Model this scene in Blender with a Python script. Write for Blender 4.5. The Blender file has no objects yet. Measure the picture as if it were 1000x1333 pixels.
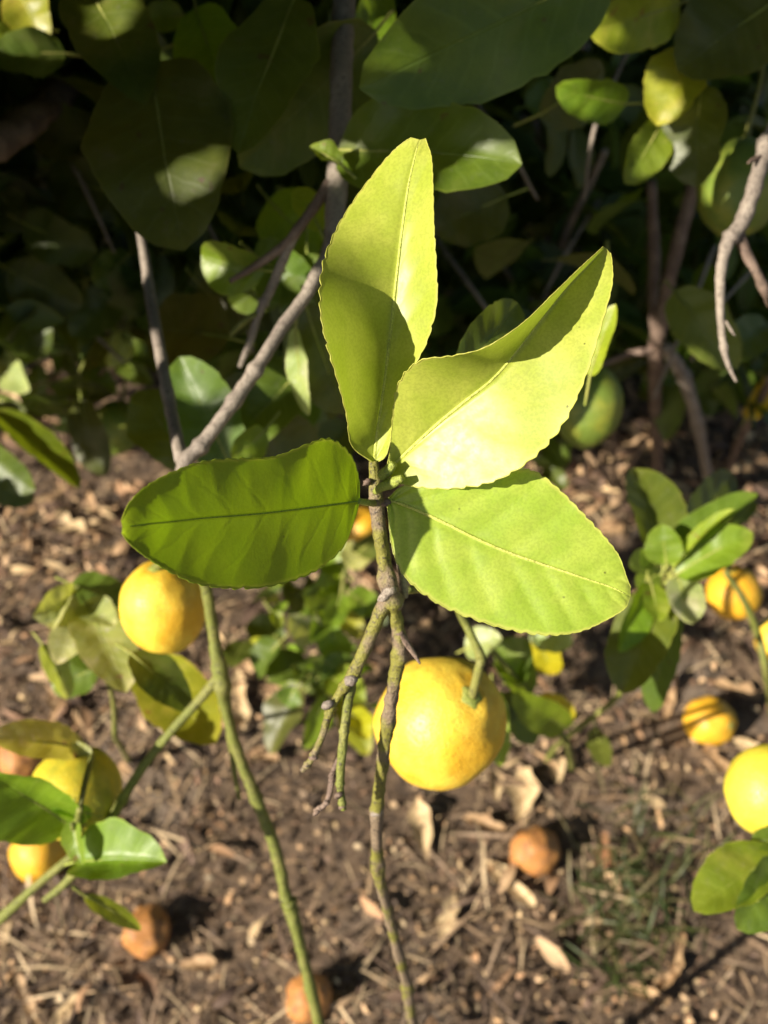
import bpy, math, random
import numpy as np
from mathutils import Vector, Matrix, noise as mnoise

random.seed(7)
rng = np.random.default_rng(7)
R = math.radians
scene = bpy.context.scene
COL = scene.collection

# ------------------------------------------------------------------ camera
CAM_H, PITCH, F = 1.25, 45.0, 1296.0          # F: focal length in photo pixels (1000 x 1333)
cam_d = bpy.data.cameras.new('camera')
cam = bpy.data.objects.new('camera', cam_d)
COL.objects.link(cam)
cam.location = (0, 0, CAM_H)
cam.rotation_euler = (R(90 - PITCH), 0, 0)
cam_d.lens = 35.0
cam_d.sensor_width = 36.0
cam_d.clip_start = 0.01
cam_d.clip_end = 2000
cam_d.dof.use_dof = True
cam_d.dof.focus_distance = 0.385
cam_d.dof.aperture_fstop = 8.6
scene.camera = cam

# ------------------------------------------------------------------ sky and sun
SUN = Vector((-0.745, -0.475, 0.475)).normalized()   # towards the sun
elev = math.asin(SUN.z)
w = bpy.data.worlds.new('World')
scene.world = w
w.use_nodes = True
nt = w.node_tree
bg = nt.nodes['Background']
sky = nt.nodes.new('ShaderNodeTexSky')
sky.sky_type = 'NISHITA'
sky.sun_disc = False
sky.sun_elevation = elev
sky.sun_rotation = math.atan2(SUN.x, SUN.y)
nt.links.new(sky.outputs[0], bg.inputs[0])
bg.inputs[1].default_value = 0.05
sun_d = bpy.data.lights.new('sun', 'SUN')
sun_d.energy = 5.0
sun_d.angle = R(0.53)
sun_d.color = (1.0, 0.90, 0.75)
sun = bpy.data.objects.new('sun', sun_d)
COL.objects.link(sun)
sun.rotation_euler = SUN.to_track_quat('Z', 'Y').to_euler()
vs = scene.view_settings
vs.view_transform = 'Standard'
vs.look = 'None'
vs.exposure = 1.08
vs.gamma = 1.0
vs.use_curve_mapping = False
scene.cycles.max_bounces = 8
scene.cycles.transparent_max_bounces = 4

# ------------------------------------------------------------------ helpers
cp, sp = math.cos(R(PITCH)), math.sin(R(PITCH))
CAM = Vector((0, 0, CAM_H))
FW = Vector((0, cp, -sp))
UP = Vector((0, sp, cp))
RT = Vector((1, 0, 0))


def at(px, py, d):
    """world point seen at photo pixel (px, py) at depth d metres"""
    return CAM + FW * d + RT * ((px - 500) / F * d) + UP * ((666.5 - py) / F * d)


def pix(P):
    """photo pixel and depth of world points (N,3)"""
    P = np.asarray(P) - np.array(CAM)
    d = P @ np.array(FW)
    dd = np.where(np.abs(d) < 1e-6, 1e-6, d)
    return 500 + F * (P @ np.array(RT)) / dd, 666.5 - F * (P @ np.array(UP)) / dd, d


def gh(x, y):
    return 0.012 * math.sin(3.1 * x + 1.3) * math.cos(2.7 * y) + 0.007 * math.sin(7.3 * x + 4.1 * y) \
        + 0.014 * mnoise.noise((x * 4.0, y * 4.0, 0.3)) + 0.006 * mnoise.noise((x * 15, y * 15, 2.1))


def ground_at(px, py, lift=0.0):
    d0 = at(px, py, 1.0) - CAM
    h = lift
    for _ in range(4):
        k = (h - CAM_H) / d0.z
        p = CAM + d0 * k
        h = gh(p.x, p.y) + lift
    return CAM + d0 * ((h - CAM_H) / d0.z)


def tag(o, label=None, cat=None, group=None, kind=None):
    if label:
        o['label'] = label
    if cat:
        o['category'] = cat
    if group:
        o['group'] = group
    if kind:
        o['kind'] = kind
    return o


def empty(name, loc):
    o = bpy.data.objects.new(name, None)
    o.empty_display_size = 0.02
    COL.objects.link(o)
    o.location = loc
    return o


def origin(o):
    v = Vector((0, 0, 0))
    while o is not None:
        v = v + Vector(o.location)
        o = o.parent
    return v


def link(name, me, parent=None, loc=None, color=None):
    """mesh object whose mesh is in world space unless loc is given (then the mesh is local to loc)"""
    o = bpy.data.objects.new(name, me)
    COL.objects.link(o)
    base = origin(parent) if parent else Vector((0, 0, 0))
    if parent:
        o.parent = parent
    o.location = (Vector(loc) - base) if loc is not None else -base
    if color:
        o.color = (*color, 1)
    return o


def mesh(name, verts, faces, mat, smooth=True, uvs=None):
    me = bpy.data.meshes.new(name)
    me.from_pydata([tuple(v) for v in verts], [], faces)
    if smooth:
        me.polygons.foreach_set('use_smooth', [True] * len(me.polygons))
    if uvs is not None:
        uvl = me.uv_layers.new(name='UVMap')
        idx = np.empty(len(me.loops), dtype=np.int32)
        me.loops.foreach_get('vertex_index', idx)
        uvl.data.foreach_set('uv', np.asarray(uvs, dtype=np.float32)[idx].ravel())
    if mat:
        me.materials.append(mat)
    me.update()
    return me


def crom(pts, n):
    """Catmull-Rom through rows of numbers, n samples"""
    P = np.asarray(pts, float)
    P = np.vstack([2 * P[0] - P[1], P, 2 * P[-1] - P[-2]])
    m = len(P) - 3
    out = []
    for q in np.linspace(0, m - 1e-9, n):
        i = int(q)
        t = q - i
        a, b, c, d = P[i:i + 4]
        out.append(0.5 * (2 * b + (c - a) * t + (2 * a - 5 * b + 4 * c - d) * t * t + (3 * b - a - 3 * c + d) * t ** 3))
    return np.array(out)


# ------------------------------------------------------------------ materials
def newmat(name):
    m = bpy.data.materials.new(name)
    m.use_nodes = True
    m.node_tree.nodes.clear()
    return m, m.node_tree


class NB:
    """tiny node builder"""
    def __init__(s, t):
        s.t = t

    def n(s, typ, **kw):
        nd = s.t.nodes.new(typ)
        for k, v in kw.items():
            setattr(nd, k, v)
        return nd

    def l(s, a, b):
        s.t.links.new(a, b)

    def val(s, sock, v):
        if hasattr(v, 'is_output') or isinstance(v, bpy.types.NodeSocket):
            s.l(v, sock)
        else:
            sock.default_value = v

    def math(s, op, a, b=0.0, c=0.0, clamp=False):
        nd = s.n('ShaderNodeMath', operation=op, use_clamp=clamp)
        s.val(nd.inputs[0], a)
        s.val(nd.inputs[1], b)
        s.val(nd.inputs[2], c)
        return nd.outputs[0]

    def smooth(s, x, lo, hi, a=0.0, b=1.0):
        nd = s.n('ShaderNodeMapRange', interpolation_type='SMOOTHSTEP')
        s.val(nd.inputs[0], x)
        nd.inputs[1].default_value = lo
        nd.inputs[2].default_value = hi
        nd.inputs[3].default_value = a
        nd.inputs[4].default_value = b
        return nd.outputs[0]

    def mix(s, f, a, b, blend='MIX'):
        nd = s.n('ShaderNodeMix', data_type='RGBA', blend_type=blend)
        s.val(nd.inputs[0], f)
        s.val(nd.inputs[6], a)
        s.val(nd.inputs[7], b)
        return nd.outputs[2]

    def noise(s, vec, scale, detail=3.0, rough=0.55):
        nd = s.n('ShaderNodeTexNoise')
        if vec is not None:
            s.l(vec, nd.inputs['Vector'])
        nd.inputs['Scale'].default_value = scale
        nd.inputs['Detail'].default_value = detail
        nd.inputs['Roughness'].default_value = rough
        return nd.outputs[0]


def c4(c):
    return (*c, 1.0)


def leaf_mat(name, col, col2, trans, edge, vein, nveins=9, rough=0.38, tmix=0.4, bump=0.25, objcol=False, spots=0.0, spec=0.5):
    m, t = newmat(name)
    b = NB(t)
    out = b.n('ShaderNodeOutputMaterial')
    uv = b.n('ShaderNodeUVMap').outputs[0]
    geo = b.n('ShaderNodeTexCoord').outputs['Object']
    sep = b.n('ShaderNodeSeparateXYZ')
    b.l(uv, sep.inputs[0])
    u = sep.outputs[0]
    v = b.math('ABSOLUTE', b.math('MULTIPLY_ADD', sep.outputs[1], 2.0, -1.0))
    warp = b.noise(uv, 6.0, 2.0)
    wv = b.math('ADD', b.math('SUBTRACT', b.math('MULTIPLY', u, float(nveins)), b.math('MULTIPLY', v, 1.6)),
                b.math('MULTIPLY', warp, 0.5))
    fr = b.math('ABSOLUTE', b.math('SUBTRACT', b.math('FRACT', wv), 0.5))      # 0.5 on a vein
    veins = b.math('MULTIPLY', b.smooth(fr, 0.36, 0.5), b.smooth(v, 1.0, 0.6))
    mid = b.smooth(v, 0.035, 0.008)
    n1 = b.noise(geo, 60.0, 4.0)
    n2 = b.noise(geo, 900.0, 2.0)
    n3 = b.noise(geo, 260.0, 3.0)
    base = b.mix(b.smooth(n1, 0.35, 0.65), c4(col), c4(col2))
    base = b.mix(b.math('MULTIPLY', b.smooth(n2, 0.42, 0.62), 0.24), base, c4(tuple(x * 0.45 for x in col)))
    base = b.mix(b.math('MULTIPLY', b.smooth(n3, 0.5, 0.72), 0.22), base, c4(tuple(x * 0.6 for x in col2)))
    base = b.mix(b.math('MULTIPLY', veins, 0.30 if objcol else 0.10), base, c4(vein))
    base = b.mix(b.math('MULTIPLY', mid, 0.35 if objcol else 0.8), base, c4(vein))
    base = b.mix(b.math('MULTIPLY', b.smooth(v, 0.93, 1.0), 0.75), base, c4(edge))
    tipn = b.math('MULTIPLY', b.smooth(b.math('ADD', u, b.math('MULTIPLY', n1, 0.25)), 0.95, 1.2), 0.7)
    base = b.mix(tipn, base, c4(edge))
    if spots > 0:
        vo = b.n('ShaderNodeTexVoronoi')
        b.l(geo, vo.inputs['Vector'])
        vo.inputs['Scale'].default_value = 130.0
        sp_ = b.math('MULTIPLY', b.smooth(vo.outputs['Distance'], 0.085, 0.05), b.smooth(n1, 0.5, 0.6))
        base = b.mix(b.math('MULTIPLY', sp_, spots), base, (0.05, 0.035, 0.01, 1))
    if objcol:      # dust, scars and yellowed patches of older leaves
        big = b.noise(geo, 22.0, 4.0, 0.6)
        base = b.mix(b.math('MULTIPLY', b.smooth(big, 0.55, 0.72), 0.45), base, (0.20, 0.21, 0.06, 1))
        base = b.mix(b.math('MULTIPLY', b.smooth(b.noise(geo, 150.0, 4.0, 0.7), 0.56, 0.72), 0.30), base, (0.17, 0.17, 0.12, 1))
        base = b.mix(b.math('MULTIPLY', b.smooth(b.noise(geo, 75.0, 2.0), 0.70, 0.74), 0.8), base, (0.09, 0.05, 0.02, 1))
    tr = b.mix(0.55, base, c4(trans))
    if objcol:
        oc = b.n('ShaderNodeObjectInfo').outputs['Color']
        base = b.mix(1.0, base, oc, 'MULTIPLY')
        tr = b.mix(1.0, tr, oc, 'MULTIPLY')
    h = b.math('ADD', b.math('MULTIPLY', veins, -0.10), b.math('MULTIPLY', n2, 0.08))
    h = b.math('ADD', h, b.math('MULTIPLY', n3, 0.15))
    h = b.math('ADD', h, b.math('MULTIPLY', mid, 0.8))
    bp = b.n('ShaderNodeBump')
    bp.inputs['Strength'].default_value = bump
    bp.inputs['Distance'].default_value = 0.0012
    b.l(h, bp.inputs['Height'])
    pr = b.n('ShaderNodeBsdfPrincipled')
    b.l(base, pr.inputs['Base Color'])
    b.val(pr.inputs['Roughness'], b.smooth(n3, 0.3, 0.7, rough - 0.02, rough + 0.05))
    pr.inputs['Specular IOR Level'].default_value = spec
    b.l(bp.outputs[0], pr.inputs['Normal'])
    tl = b.n('ShaderNodeBsdfTranslucent')
    b.l(tr, tl.inputs['Color'])
    b.l(bp.outputs[0], tl.inputs['Normal'])
    mx = b.n('ShaderNodeMixShader')
    mx.inputs[0].default_value = tmix
    b.l(pr.outputs[0], mx.inputs[1])
    b.l(tl.outputs[0], mx.inputs[2])
    b.l(mx.outputs[0], out.inputs[0])
    return m


M_YOUNG = leaf_mat('young_leaf', (0.40, 0.48, 0.055), (0.50, 0.55, 0.085), (0.42, 0.60, 0.01), (0.60, 0.57, 0.13),
                   (0.55, 0.60, 0.10), rough=0.38, tmix=0.40, spots=0.8, bump=0.15, spec=0.42)
M_LIME = leaf_mat('lime_leaf', (0.33, 0.475, 0.045), (0.42, 0.54, 0.07), (0.36, 0.60, 0.01), (0.58, 0.57, 0.13),
                  (0.48, 0.60, 0.10), rough=0.36, tmix=0.40, spots=0.8)
M_MID = leaf_mat('fresh_leaf', (0.16, 0.28, 0.012), (0.22, 0.32, 0.015), (0.52, 0.80, 0.004), (0.55, 0.52, 0.08),
                 (0.16, 0.24, 0.02), rough=0.45, tmix=0.60, bump=0.3, spots=0.8)
M_LEAF = leaf_mat('mature_leaf', (0.085, 0.132, 0.014), (0.115, 0.165, 0.018), (0.27, 0.36, 0.008), (0.17, 0.21, 0.03),
                  (0.16, 0.22, 0.05), rough=0.42, tmix=0.36, objcol=True, bump=0.45)


def bark_mat(name, c_a, c_b, c_c, thr=0.5, scale=120.0):
    m, t = newmat(name)
    b = NB(t)
    out = b.n('ShaderNodeOutputMaterial')
    geo = b.n('ShaderNodeTexCoord').outputs['Object']
    n1 = b.noise(geo, scale * 0.35, 4.0)
    n2 = b.noise(geo, scale * 3.5, 4.0, 0.65)
    n3 = b.noise(geo, scale * 9, 3.0)
    base = b.mix(b.smooth(n1, thr - 0.06, thr + 0.08), c4(c_a), c4(c_b))
    base = b.mix(b.smooth(n2, 0.52, 0.68), base, c4(c_c))
    base = b.mix(b.math('MULTIPLY', b.smooth(n3, 0.4, 0.7), 0.35), base, (0.02, 0.016, 0.012, 1))
    bp = b.n('ShaderNodeBump')
    bp.inputs['Strength'].default_value = 0.7
    bp.inputs['Distance'].default_value = 0.0016
    b.l(b.math('ADD', n2, b.math('MULTIPLY', n3, 0.5)), bp.inputs['Height'])
    pr = b.n('ShaderNodeBsdfPrincipled')
    b.l(base, pr.inputs['Base Color'])
    pr.inputs['Roughness'].default_value = 0.62
    b.l(bp.outputs[0], pr.inputs['Normal'])
    b.l(pr.outputs[0], out.inputs[0])
    return m


M_TWIG = bark_mat('green_twig_bark', (0.20, 0.19, 0.03), (0.21, 0.155, 0.10), (0.055, 0.042, 0.03), 0.50)
M_GREENTWIG = bark_mat('fresh_green_twig', (0.17, 0.19, 0.03), (0.22, 0.22, 0.05), (0.07, 0.065, 0.03), 0.52)
M_GREY = bark_mat('grey_bark', (0.24, 0.20, 0.165), (0.32, 0.27, 0.22), (0.13, 0.10, 0.08), 0.5)
M_BROWN = bark_mat('brown_bark', (0.15, 0.10, 0.075), (0.24, 0.17, 0.13), (0.07, 0.05, 0.035), 0.5)
M_PETIOLE = bark_mat('petiole_green', (0.28, 0.33, 0.05), (0.35, 0.36, 0.08), (0.22, 0.24, 0.05), 0.5)


def lemon_mat(name, ca, cb, cgreen, gamt=0.0, blotch=None, rough=0.46):
    m, t = newmat(name)
    b = NB(t)
    out = b.n('ShaderNodeOutputMaterial')
    geo = b.n('ShaderNodeTexCoord').outputs['Object']
    n1 = b.noise(geo, 34.0, 4.0, 0.62)
    n2 = b.noise(geo, 110.0, 3.0)
    base = b.mix(b.smooth(n1, 0.35, 0.65), c4(ca), c4(cb))
    base = b.mix(b.math('MULTIPLY', b.smooth(n1, 0.42, 0.62), gamt), base, c4(cgreen))
    vo = b.n('ShaderNodeTexVoronoi')
    b.l(geo, vo.inputs['Vector'])
    vo.inputs['Scale'].default_value = 520.0
    pores = b.smooth(vo.outputs['Distance'], 0.0, 0.45)
    base = b.mix(b.math('MULTIPLY', b.math('SUBTRACT', 1.0, pores), 0.30), base, c4(tuple(x * 0.72 for x in cb)))
    if blotch:
        base = b.mix(b.math('MULTIPLY', b.smooth(n2, 0.48, 0.68), 0.75), base, c4(blotch))
    sc = b.smooth(b.noise(geo, 380.0, 2.0), 0.68, 0.74)
    base = b.mix(b.math('MULTIPLY', sc, 0.45), base, (0.25, 0.13, 0.03, 1))
    bp = b.n('ShaderNodeBump')
    bp.inputs['Strength'].default_value = 0.5
    bp.inputs['Distance'].default_value = 0.0010
    b.l(b.math('ADD', pores, b.math('MULTIPLY', n2, 1.6)), bp.inputs['Height'])
    pr = b.n('ShaderNodeBsdfPrincipled')
    b.l(base, pr.inputs['Base Color'])
    pr.inputs['Roughness'].default_value = rough
    pr.inputs['Subsurface Weight'].default_value = 0.12
    pr.inputs['Subsurface Radius'].default_value = (0.006, 0.004, 0.001)
    pr.inputs['Subsurface Scale'].default_value = 1.0
    b.l(bp.outputs[0], pr.inputs['Normal'])
    b.l(pr.outputs[0], out.inputs[0])
    return m


M_LEMON = lemon_mat('ripe_lemon_peel', (0.85, 0.61, 0.07), (0.75, 0.38, 0.015), (0.62, 0.50, 0.05), 0.25)
M_LEMON_G = lemon_mat('half_ripe_lemon_peel', (0.55, 0.45, 0.03), (0.50, 0.42, 0.03), (0.22, 0.27, 0.03), 0.6)
M_LEMON_L = lemon_mat('lime_yellow_lemon_peel', (0.72, 0.60, 0.06), (0.66, 0.52, 0.04), (0.45, 0.45, 0.04), 0.4)
M_LEMON_GREEN = lemon_mat('green_lemon_peel', (0.13, 0.19, 0.025), (0.17, 0.22, 0.03), (0.30, 0.30, 0.03), 0.5)
M_LEMON_O = lemon_mat('overripe_and_shade_dulled_peel', (0.70, 0.36, 0.020), (0.72, 0.42, 0.03), (0.5, 0.3, 0.05))
M_LEMON_B = lemon_mat('rotten_lemon_peel', (0.38, 0.16, 0.040), (0.43, 0.20, 0.055), (0.2, 0.1, 0.05), 0.0,
                      (0.17, 0.075, 0.035), rough=0.6)


def attr_mat(name, rough=0.8, tmix=0.0, nscale=350.0):
    """colour of each piece from the 'tint' colour attribute, with fine grain"""
    m, t = newmat(name)
    b = NB(t)
    out = b.n('ShaderNodeOutputMaterial')
    geo = b.n('ShaderNodeTexCoord').outputs['Object']
    at_ = b.n('ShaderNodeAttribute', attribute_name='tint').outputs['Color']
    n = b.noise(geo, nscale, 4.0, 0.7)
    base = b.mix(b.math('MULTIPLY', b.smooth(n, 0.35, 0.7), 0.55), at_, b.mix(1.0, at_, (0.45, 0.40, 0.36, 1), 'MULTIPLY'))
    pr = b.n('ShaderNodeBsdfPrincipled')
    b.l(base, pr.inputs['Base Color'])
    pr.inputs['Roughness'].default_value = rough
    bp = b.n('ShaderNodeBump')
    bp.inputs['Strength'].default_value = 0.5
    bp.inputs['Distance'].default_value = 0.001
    b.l(n, bp.inputs['Height'])
    b.l(bp.outputs[0], pr.inputs['Normal'])
    sh = pr.outputs[0]
    if tmix:
        tl = b.n('ShaderNodeBsdfTranslucent')
        b.l(b.mix(1.0, base, (1.6, 1.6, 0.8, 1), 'MULTIPLY'), tl.inputs['Color'])
        mx = b.n('ShaderNodeMixShader')
        mx.inputs[0].default_value = tmix
        b.l(sh, mx.inputs[1])
        b.l(tl.outputs[0], mx.inputs[2])
        sh = mx.outputs[0]
    b.l(sh, out.inputs[0])
    return m


M_LITTER = attr_mat('dry_litter', 0.75)
M_CROWN = attr_mat('crown_leaf', 0.4, 0.3, 60.0)
M_GRASS = attr_mat('green_grass', 0.5, 0.3, 80.0)


def dry_mat():
    m, t = newmat('dry_leaf_tan')
    b = NB(t)
    out = b.n('ShaderNodeOutputMaterial')
    geo = b.n('ShaderNodeTexCoord').outputs['Object']
    oc = b.n('ShaderNodeObjectInfo').outputs['Color']
    n = b.noise(geo, 120.0, 4.0, 0.65)
    n2 = b.noise(geo, 700.0, 3.0, 0.65)
    base = b.mix(b.smooth(n, 0.4, 0.7), oc, b.mix(1.0, oc, (0.55, 0.45, 0.36, 1), 'MULTIPLY'))
    base = b.mix(b.math('MULTIPLY', b.smooth(n2, 0.45, 0.7), 0.4), base, b.mix(1.0, oc, (0.4, 0.32, 0.25, 1), 'MULTIPLY'))
    pr = b.n('ShaderNodeBsdfPrincipled')
    b.l(base, pr.inputs['Base Color'])
    pr.inputs['Roughness'].default_value = 0.7
    bp = b.n('ShaderNodeBump')
    bp.inputs['Strength'].default_value = 0.5
    bp.inputs['Distance'].default_value = 0.001
    b.l(n2, bp.inputs['Height'])
    b.l(bp.outputs[0], pr.inputs['Normal'])
    b.l(pr.outputs[0], out.inputs[0])
    return m


M_DRY = dry_mat()


def soil_mat():
    m, t = newmat('soil_mulch')
    b = NB(t)
    out = b.n('ShaderNodeOutputMaterial')
    geo = b.n('ShaderNodeTexCoord').outputs['Object']
    n1 = b.noise(geo, 3.5, 4.0)
    n2 = b.noise(geo, 60.0, 6.0, 0.7)
    n3 = b.noise(geo, 420.0, 5.0, 0.75)
    base = b.mix(b.smooth(n2, 0.35, 0.65), (0.055, 0.034, 0.022, 1), (0.22, 0.145, 0.088, 1))
    base = b.mix(b.math('MULTIPLY', b.smooth(n1, 0.5, 0.68), 0.6), base, (0.29, 0.235, 0.185, 1))
    base = b.mix(b.math('MULTIPLY', b.smooth(n3, 0.52, 0.66), 0.75), base, (0.36, 0.29, 0.22, 1))
    pr = b.n('ShaderNodeBsdfPrincipled')
    b.l(base, pr.inputs['Base Color'])
    pr.inputs['Roughness'].default_value = 0.92
    bp = b.n('ShaderNodeBump')
    bp.inputs['Strength'].default_value = 1.0
    bp.inputs['Distance'].default_value = 0.008
    b.l(b.math('ADD', n2, b.math('MULTIPLY', n3, 0.4)), bp.inputs['Height'])
    b.l(bp.outputs[0], pr.inputs['Normal'])
    b.l(pr.outputs[0], out.inputs[0])
    return m


M_SOIL = soil_mat()

# ------------------------------------------------------------------ ground
def make_ground():
    n = 330
    u = np.linspace(-1, 1, n)
    s = np.sinh(u * 6.3) / math.sinh(6.3) * 300.0
    xs, ys = s, s + 1.0
    verts = [(x, y, gh(x, y) if abs(x) < 12 and abs(y) < 12 else 0.0) for y in ys for x in xs]
    faces = [(j * n + i, j * n + i + 1, (j + 1) * n + i + 1, (j + 1) * n + i) for j in range(n - 1) for i in range(n - 1)]
    return tag(link('ground', mesh('ground', verts, faces, M_SOIL)), 'brown soil and mulch ground under the lemon tree', 'ground', kind='structure')


ground = make_ground()


def batch(name, tv, tf, pos, rot, scl, tint, mat, smooth=True):
    """many copies of one template (tv, tf quads) in ONE mesh: pos (N,3), rot (N,3,3), scl (N,3), tint (N,3)"""
    tv = np.asarray(tv, float)
    tf = np.asarray(tf, int)
    N, k = len(pos), len(tv)
    V = np.einsum('nij,nkj->nki', rot, tv[None] * scl[:, None, :]) + pos[:, None, :]
    Fc = (tf[None] + (np.arange(N) * k)[:, None, None]).reshape(-1, tf.shape[1])
    me = bpy.data.meshes.new(name)
    me.vertices.add(N * k)
    me.vertices.foreach_set('co', V.reshape(-1).astype(np.float32))
    nf, q = Fc.shape
    me.loops.add(nf * q)
    me.polygons.add(nf)
    me.loops.foreach_set('vertex_index', Fc.reshape(-1).astype(np.int32))
    me.polygons.foreach_set('loop_start', np.arange(0, nf * q, q, dtype=np.int32))
    me.polygons.foreach_set('use_smooth', np.full(nf, smooth))
    ca = me.color_attributes.new('tint', 'FLOAT_COLOR', 'POINT')
    cc = np.ones((N * k, 4), np.float32)
    cc[:, :3] = np.repeat(tint, k, axis=0)
    ca.data.foreach_set('color', cc.reshape(-1))
    me.materials.append(mat)
    me.update(calc_edges=True)
    me.validate()
    return me


def rots(yaw, pitch, roll):
    cy, sy, cq, sq, cr, sr = np.cos(yaw), np.sin(yaw), np.cos(pitch), np.sin(pitch), np.cos(roll), np.sin(roll)
    o, z = np.ones_like(yaw), np.zeros_like(yaw)
    Rz = np.stack([np.stack([cy, -sy, z], -1), np.stack([sy, cy, z], -1), np.stack([z, z, o], -1)], -2)
    Ry = np.stack([np.stack([cq, z, sq], -1), np.stack([z, o, z], -1), np.stack([-sq, z, cq], -1)], -2)
    Rx = np.stack([np.stack([o, z, z], -1), np.stack([z, cr, -sr], -1), np.stack([z, sr, cr], -1)], -2)
    return Rz @ Ry @ Rx


def strip_template(n, wid, arch, curl):
    """a strip along x, length 1, with pointed ends"""
    tv, tf = [], []
    for i in range(n + 1):
        t = i / n
        hw = wid * 0.5 * min(1.0, 0.35 + 0.9 * math.sin(math.pi * t)) * (1, .85, 1.1, .8, 1, .9, 1)[i % 7]
        z = arch * math.sin(math.pi * t)
        for s_ in (-1, 0, 1):
            tv.append((t - 0.5, s_ * hw, z + curl * abs(s_) * hw))
    for i in range(n):
        for j in range(2):
            a = i * 3 + j
            tf.append((a, a + 1, a + 4, a + 3))
    return tv, tf


def scatter_xy(n):
    """points on the floor, denser near the camera where they show largest"""
    y = 0.15 + 3.2 * rng.random(n) ** 1.25
    x = (rng.random(n) - 0.5) * (1.5 + 1.1 * y)
    return x, y


def ground_z(x, y):
    return np.array([gh(a, b) for a, b in zip(x, y)])


STRAW = np.array([(0.42, 0.29, 0.165), (0.28, 0.185, 0.11), (0.14, 0.09, 0.06), (0.54, 0.41, 0.25), (0.09, 0.06, 0.042), (0.33, 0.235, 0.155)])
CHIP = np.array([(0.46, 0.29, 0.15), (0.36, 0.21, 0.11), (0.24, 0.14, 0.085), (0.58, 0.42, 0.23), (0.16, 0.10, 0.07), (0.52, 0.35, 0.20)])


BARE = [(ground_at(420, 1090), .17), (ground_at(560, 1060), .10), (ground_at(330, 1230), .12), (ground_at(960, 1290), .12)]


def patchy(x, y):
    """litter lies in drifts and leaves a few bare dusty patches"""
    p = np.array([0.5 + 1.3 * mnoise.noise((a * 3.2, b_ * 3.2, 9.0)) + .35 for a, b_ in zip(x, y)])
    for c, r in BARE:
        p *= 1 - .8 * np.exp(-(((x - c.x) / r) ** 2 + ((y - c.y) / r) ** 2))
    return rng.random(len(x)) < np.clip(p, .12, 1)


def litter(name, n, lmin, lmax, wid, arch, curl, cols, label, lift, filt=None, tilt=0.25):
    x, y = scatter_xy(n)
    if filt is not None:
        k = filt(x, y)
        x, y = x[k], y[k]
    k = patchy(x, y) | (rng.random(len(x)) < (.6 if lmax < .02 else 0))
    x, y = x[k], y[k]
    n = len(x)
    z = ground_z(x, y) + lift * (0.2 + rng.random(n))
    L = lmin + (lmax - lmin) * rng.random(n) ** 1.6
    tv, tf = strip_template(4, wid, arch, curl)
    tint = cols[rng.integers(0, len(cols), n)] * (0.75 + 0.5 * rng.random((n, 1)))
    scl = np.stack([L, L * (0.6 + 0.9 * rng.random(n)), L], -1)
    me = batch(name, tv, tf, np.stack([x, y, z], -1),
               rots(rng.random(n) * 6.283, (rng.random(n) - 0.5) * 2 * tilt, (rng.random(n) - 0.5) * 2 * tilt * 2), scl, tint, M_LITTER)
    return tag(link(name, me), label, 'litter', kind='stuff')


def far_zone(x, y):          # leaf and bark mulch thickens under the tree, the near ground is mostly straw
    p = np.clip((y - 0.72) / 0.55, 0.05, 1.0)
    return rng.random(len(x)) < p


litter('fine_straw_litter', 34000, 0.015, 0.055, 0.05, 0.06, 0.0, STRAW, 'fine brown straw and fibre matted over the soil', 0.010)
litter('crumb_litter', 42000, 0.005, 0.014, 0.5, 0.2, 0.4, np.vstack([STRAW, CHIP, STRAW * .45, CHIP * 1.15]), 'small crumbs of bark and leaf on the soil', 0.010, None, 0.7)
litter('dry_grass_litter', 6500, 0.04, 0.11, 0.035, 0.10, 0.2, STRAW, 'longer dry grass stalks lying over the soil', 0.016)
litter('bark_chip_litter', 21000, 0.016, 0.055, 0.24, 0.10, 0.35, CHIP, 'tan bark chips and broken dry leaves under the tree', 0.016, far_zone, 0.45)
litter('crumbled_leaf_litter', 8000, 0.018, 0.05, 0.30, 0.16, 0.5, CHIP * 0.9, 'curled brown leaf fragments under the tree', 0.022, far_zone, 0.5)

# green grass coming through
def grass(name, cx, cy, rad, n, label):
    p = ground_at(cx, cy)
    a = rng.random(n) * 6.283
    r = rad * np.sqrt(rng.random(n)) * (0.5 + rng.random(n))
    x, y = p.x + r * np.cos(a) * 0.8, p.y + r * np.sin(a) * 1.3
    tv, tf = strip_template(5, 0.05, 0.14, 0.3)
    tv = [(a_ + 0.5, b_, c_) for a_, b_, c_ in tv]
    L = 0.03 + 0.05 * rng.random(n)
    cols = np.array([(0.06, 0.09, 0.02), (0.09, 0.11, 0.03), (0.05, 0.075, 0.02), (0.20, 0.17, 0.08)])
    me = batch(name, tv, tf, np.stack([x, y, ground_z(x, y) + 0.004], -1),
               rots(rng.random(n) * 6.283, -(0.15 + 0.75 * rng.random(n)), (rng.random(n) - 0.5)), np.stack([L, L, L], -1),
               cols[rng.integers(0, 4, n)], M_GRASS)
    return tag(link(name, me), label, 'grass', kind='stuff')


grass('green_grass', 800, 1200, 0.06, 130, 'low green grass growing through the straw at lower right')
grass('green_grass', 850, 1110, 0.08, 90, 'thin grass growing through litter above the greenest patch')

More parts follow.
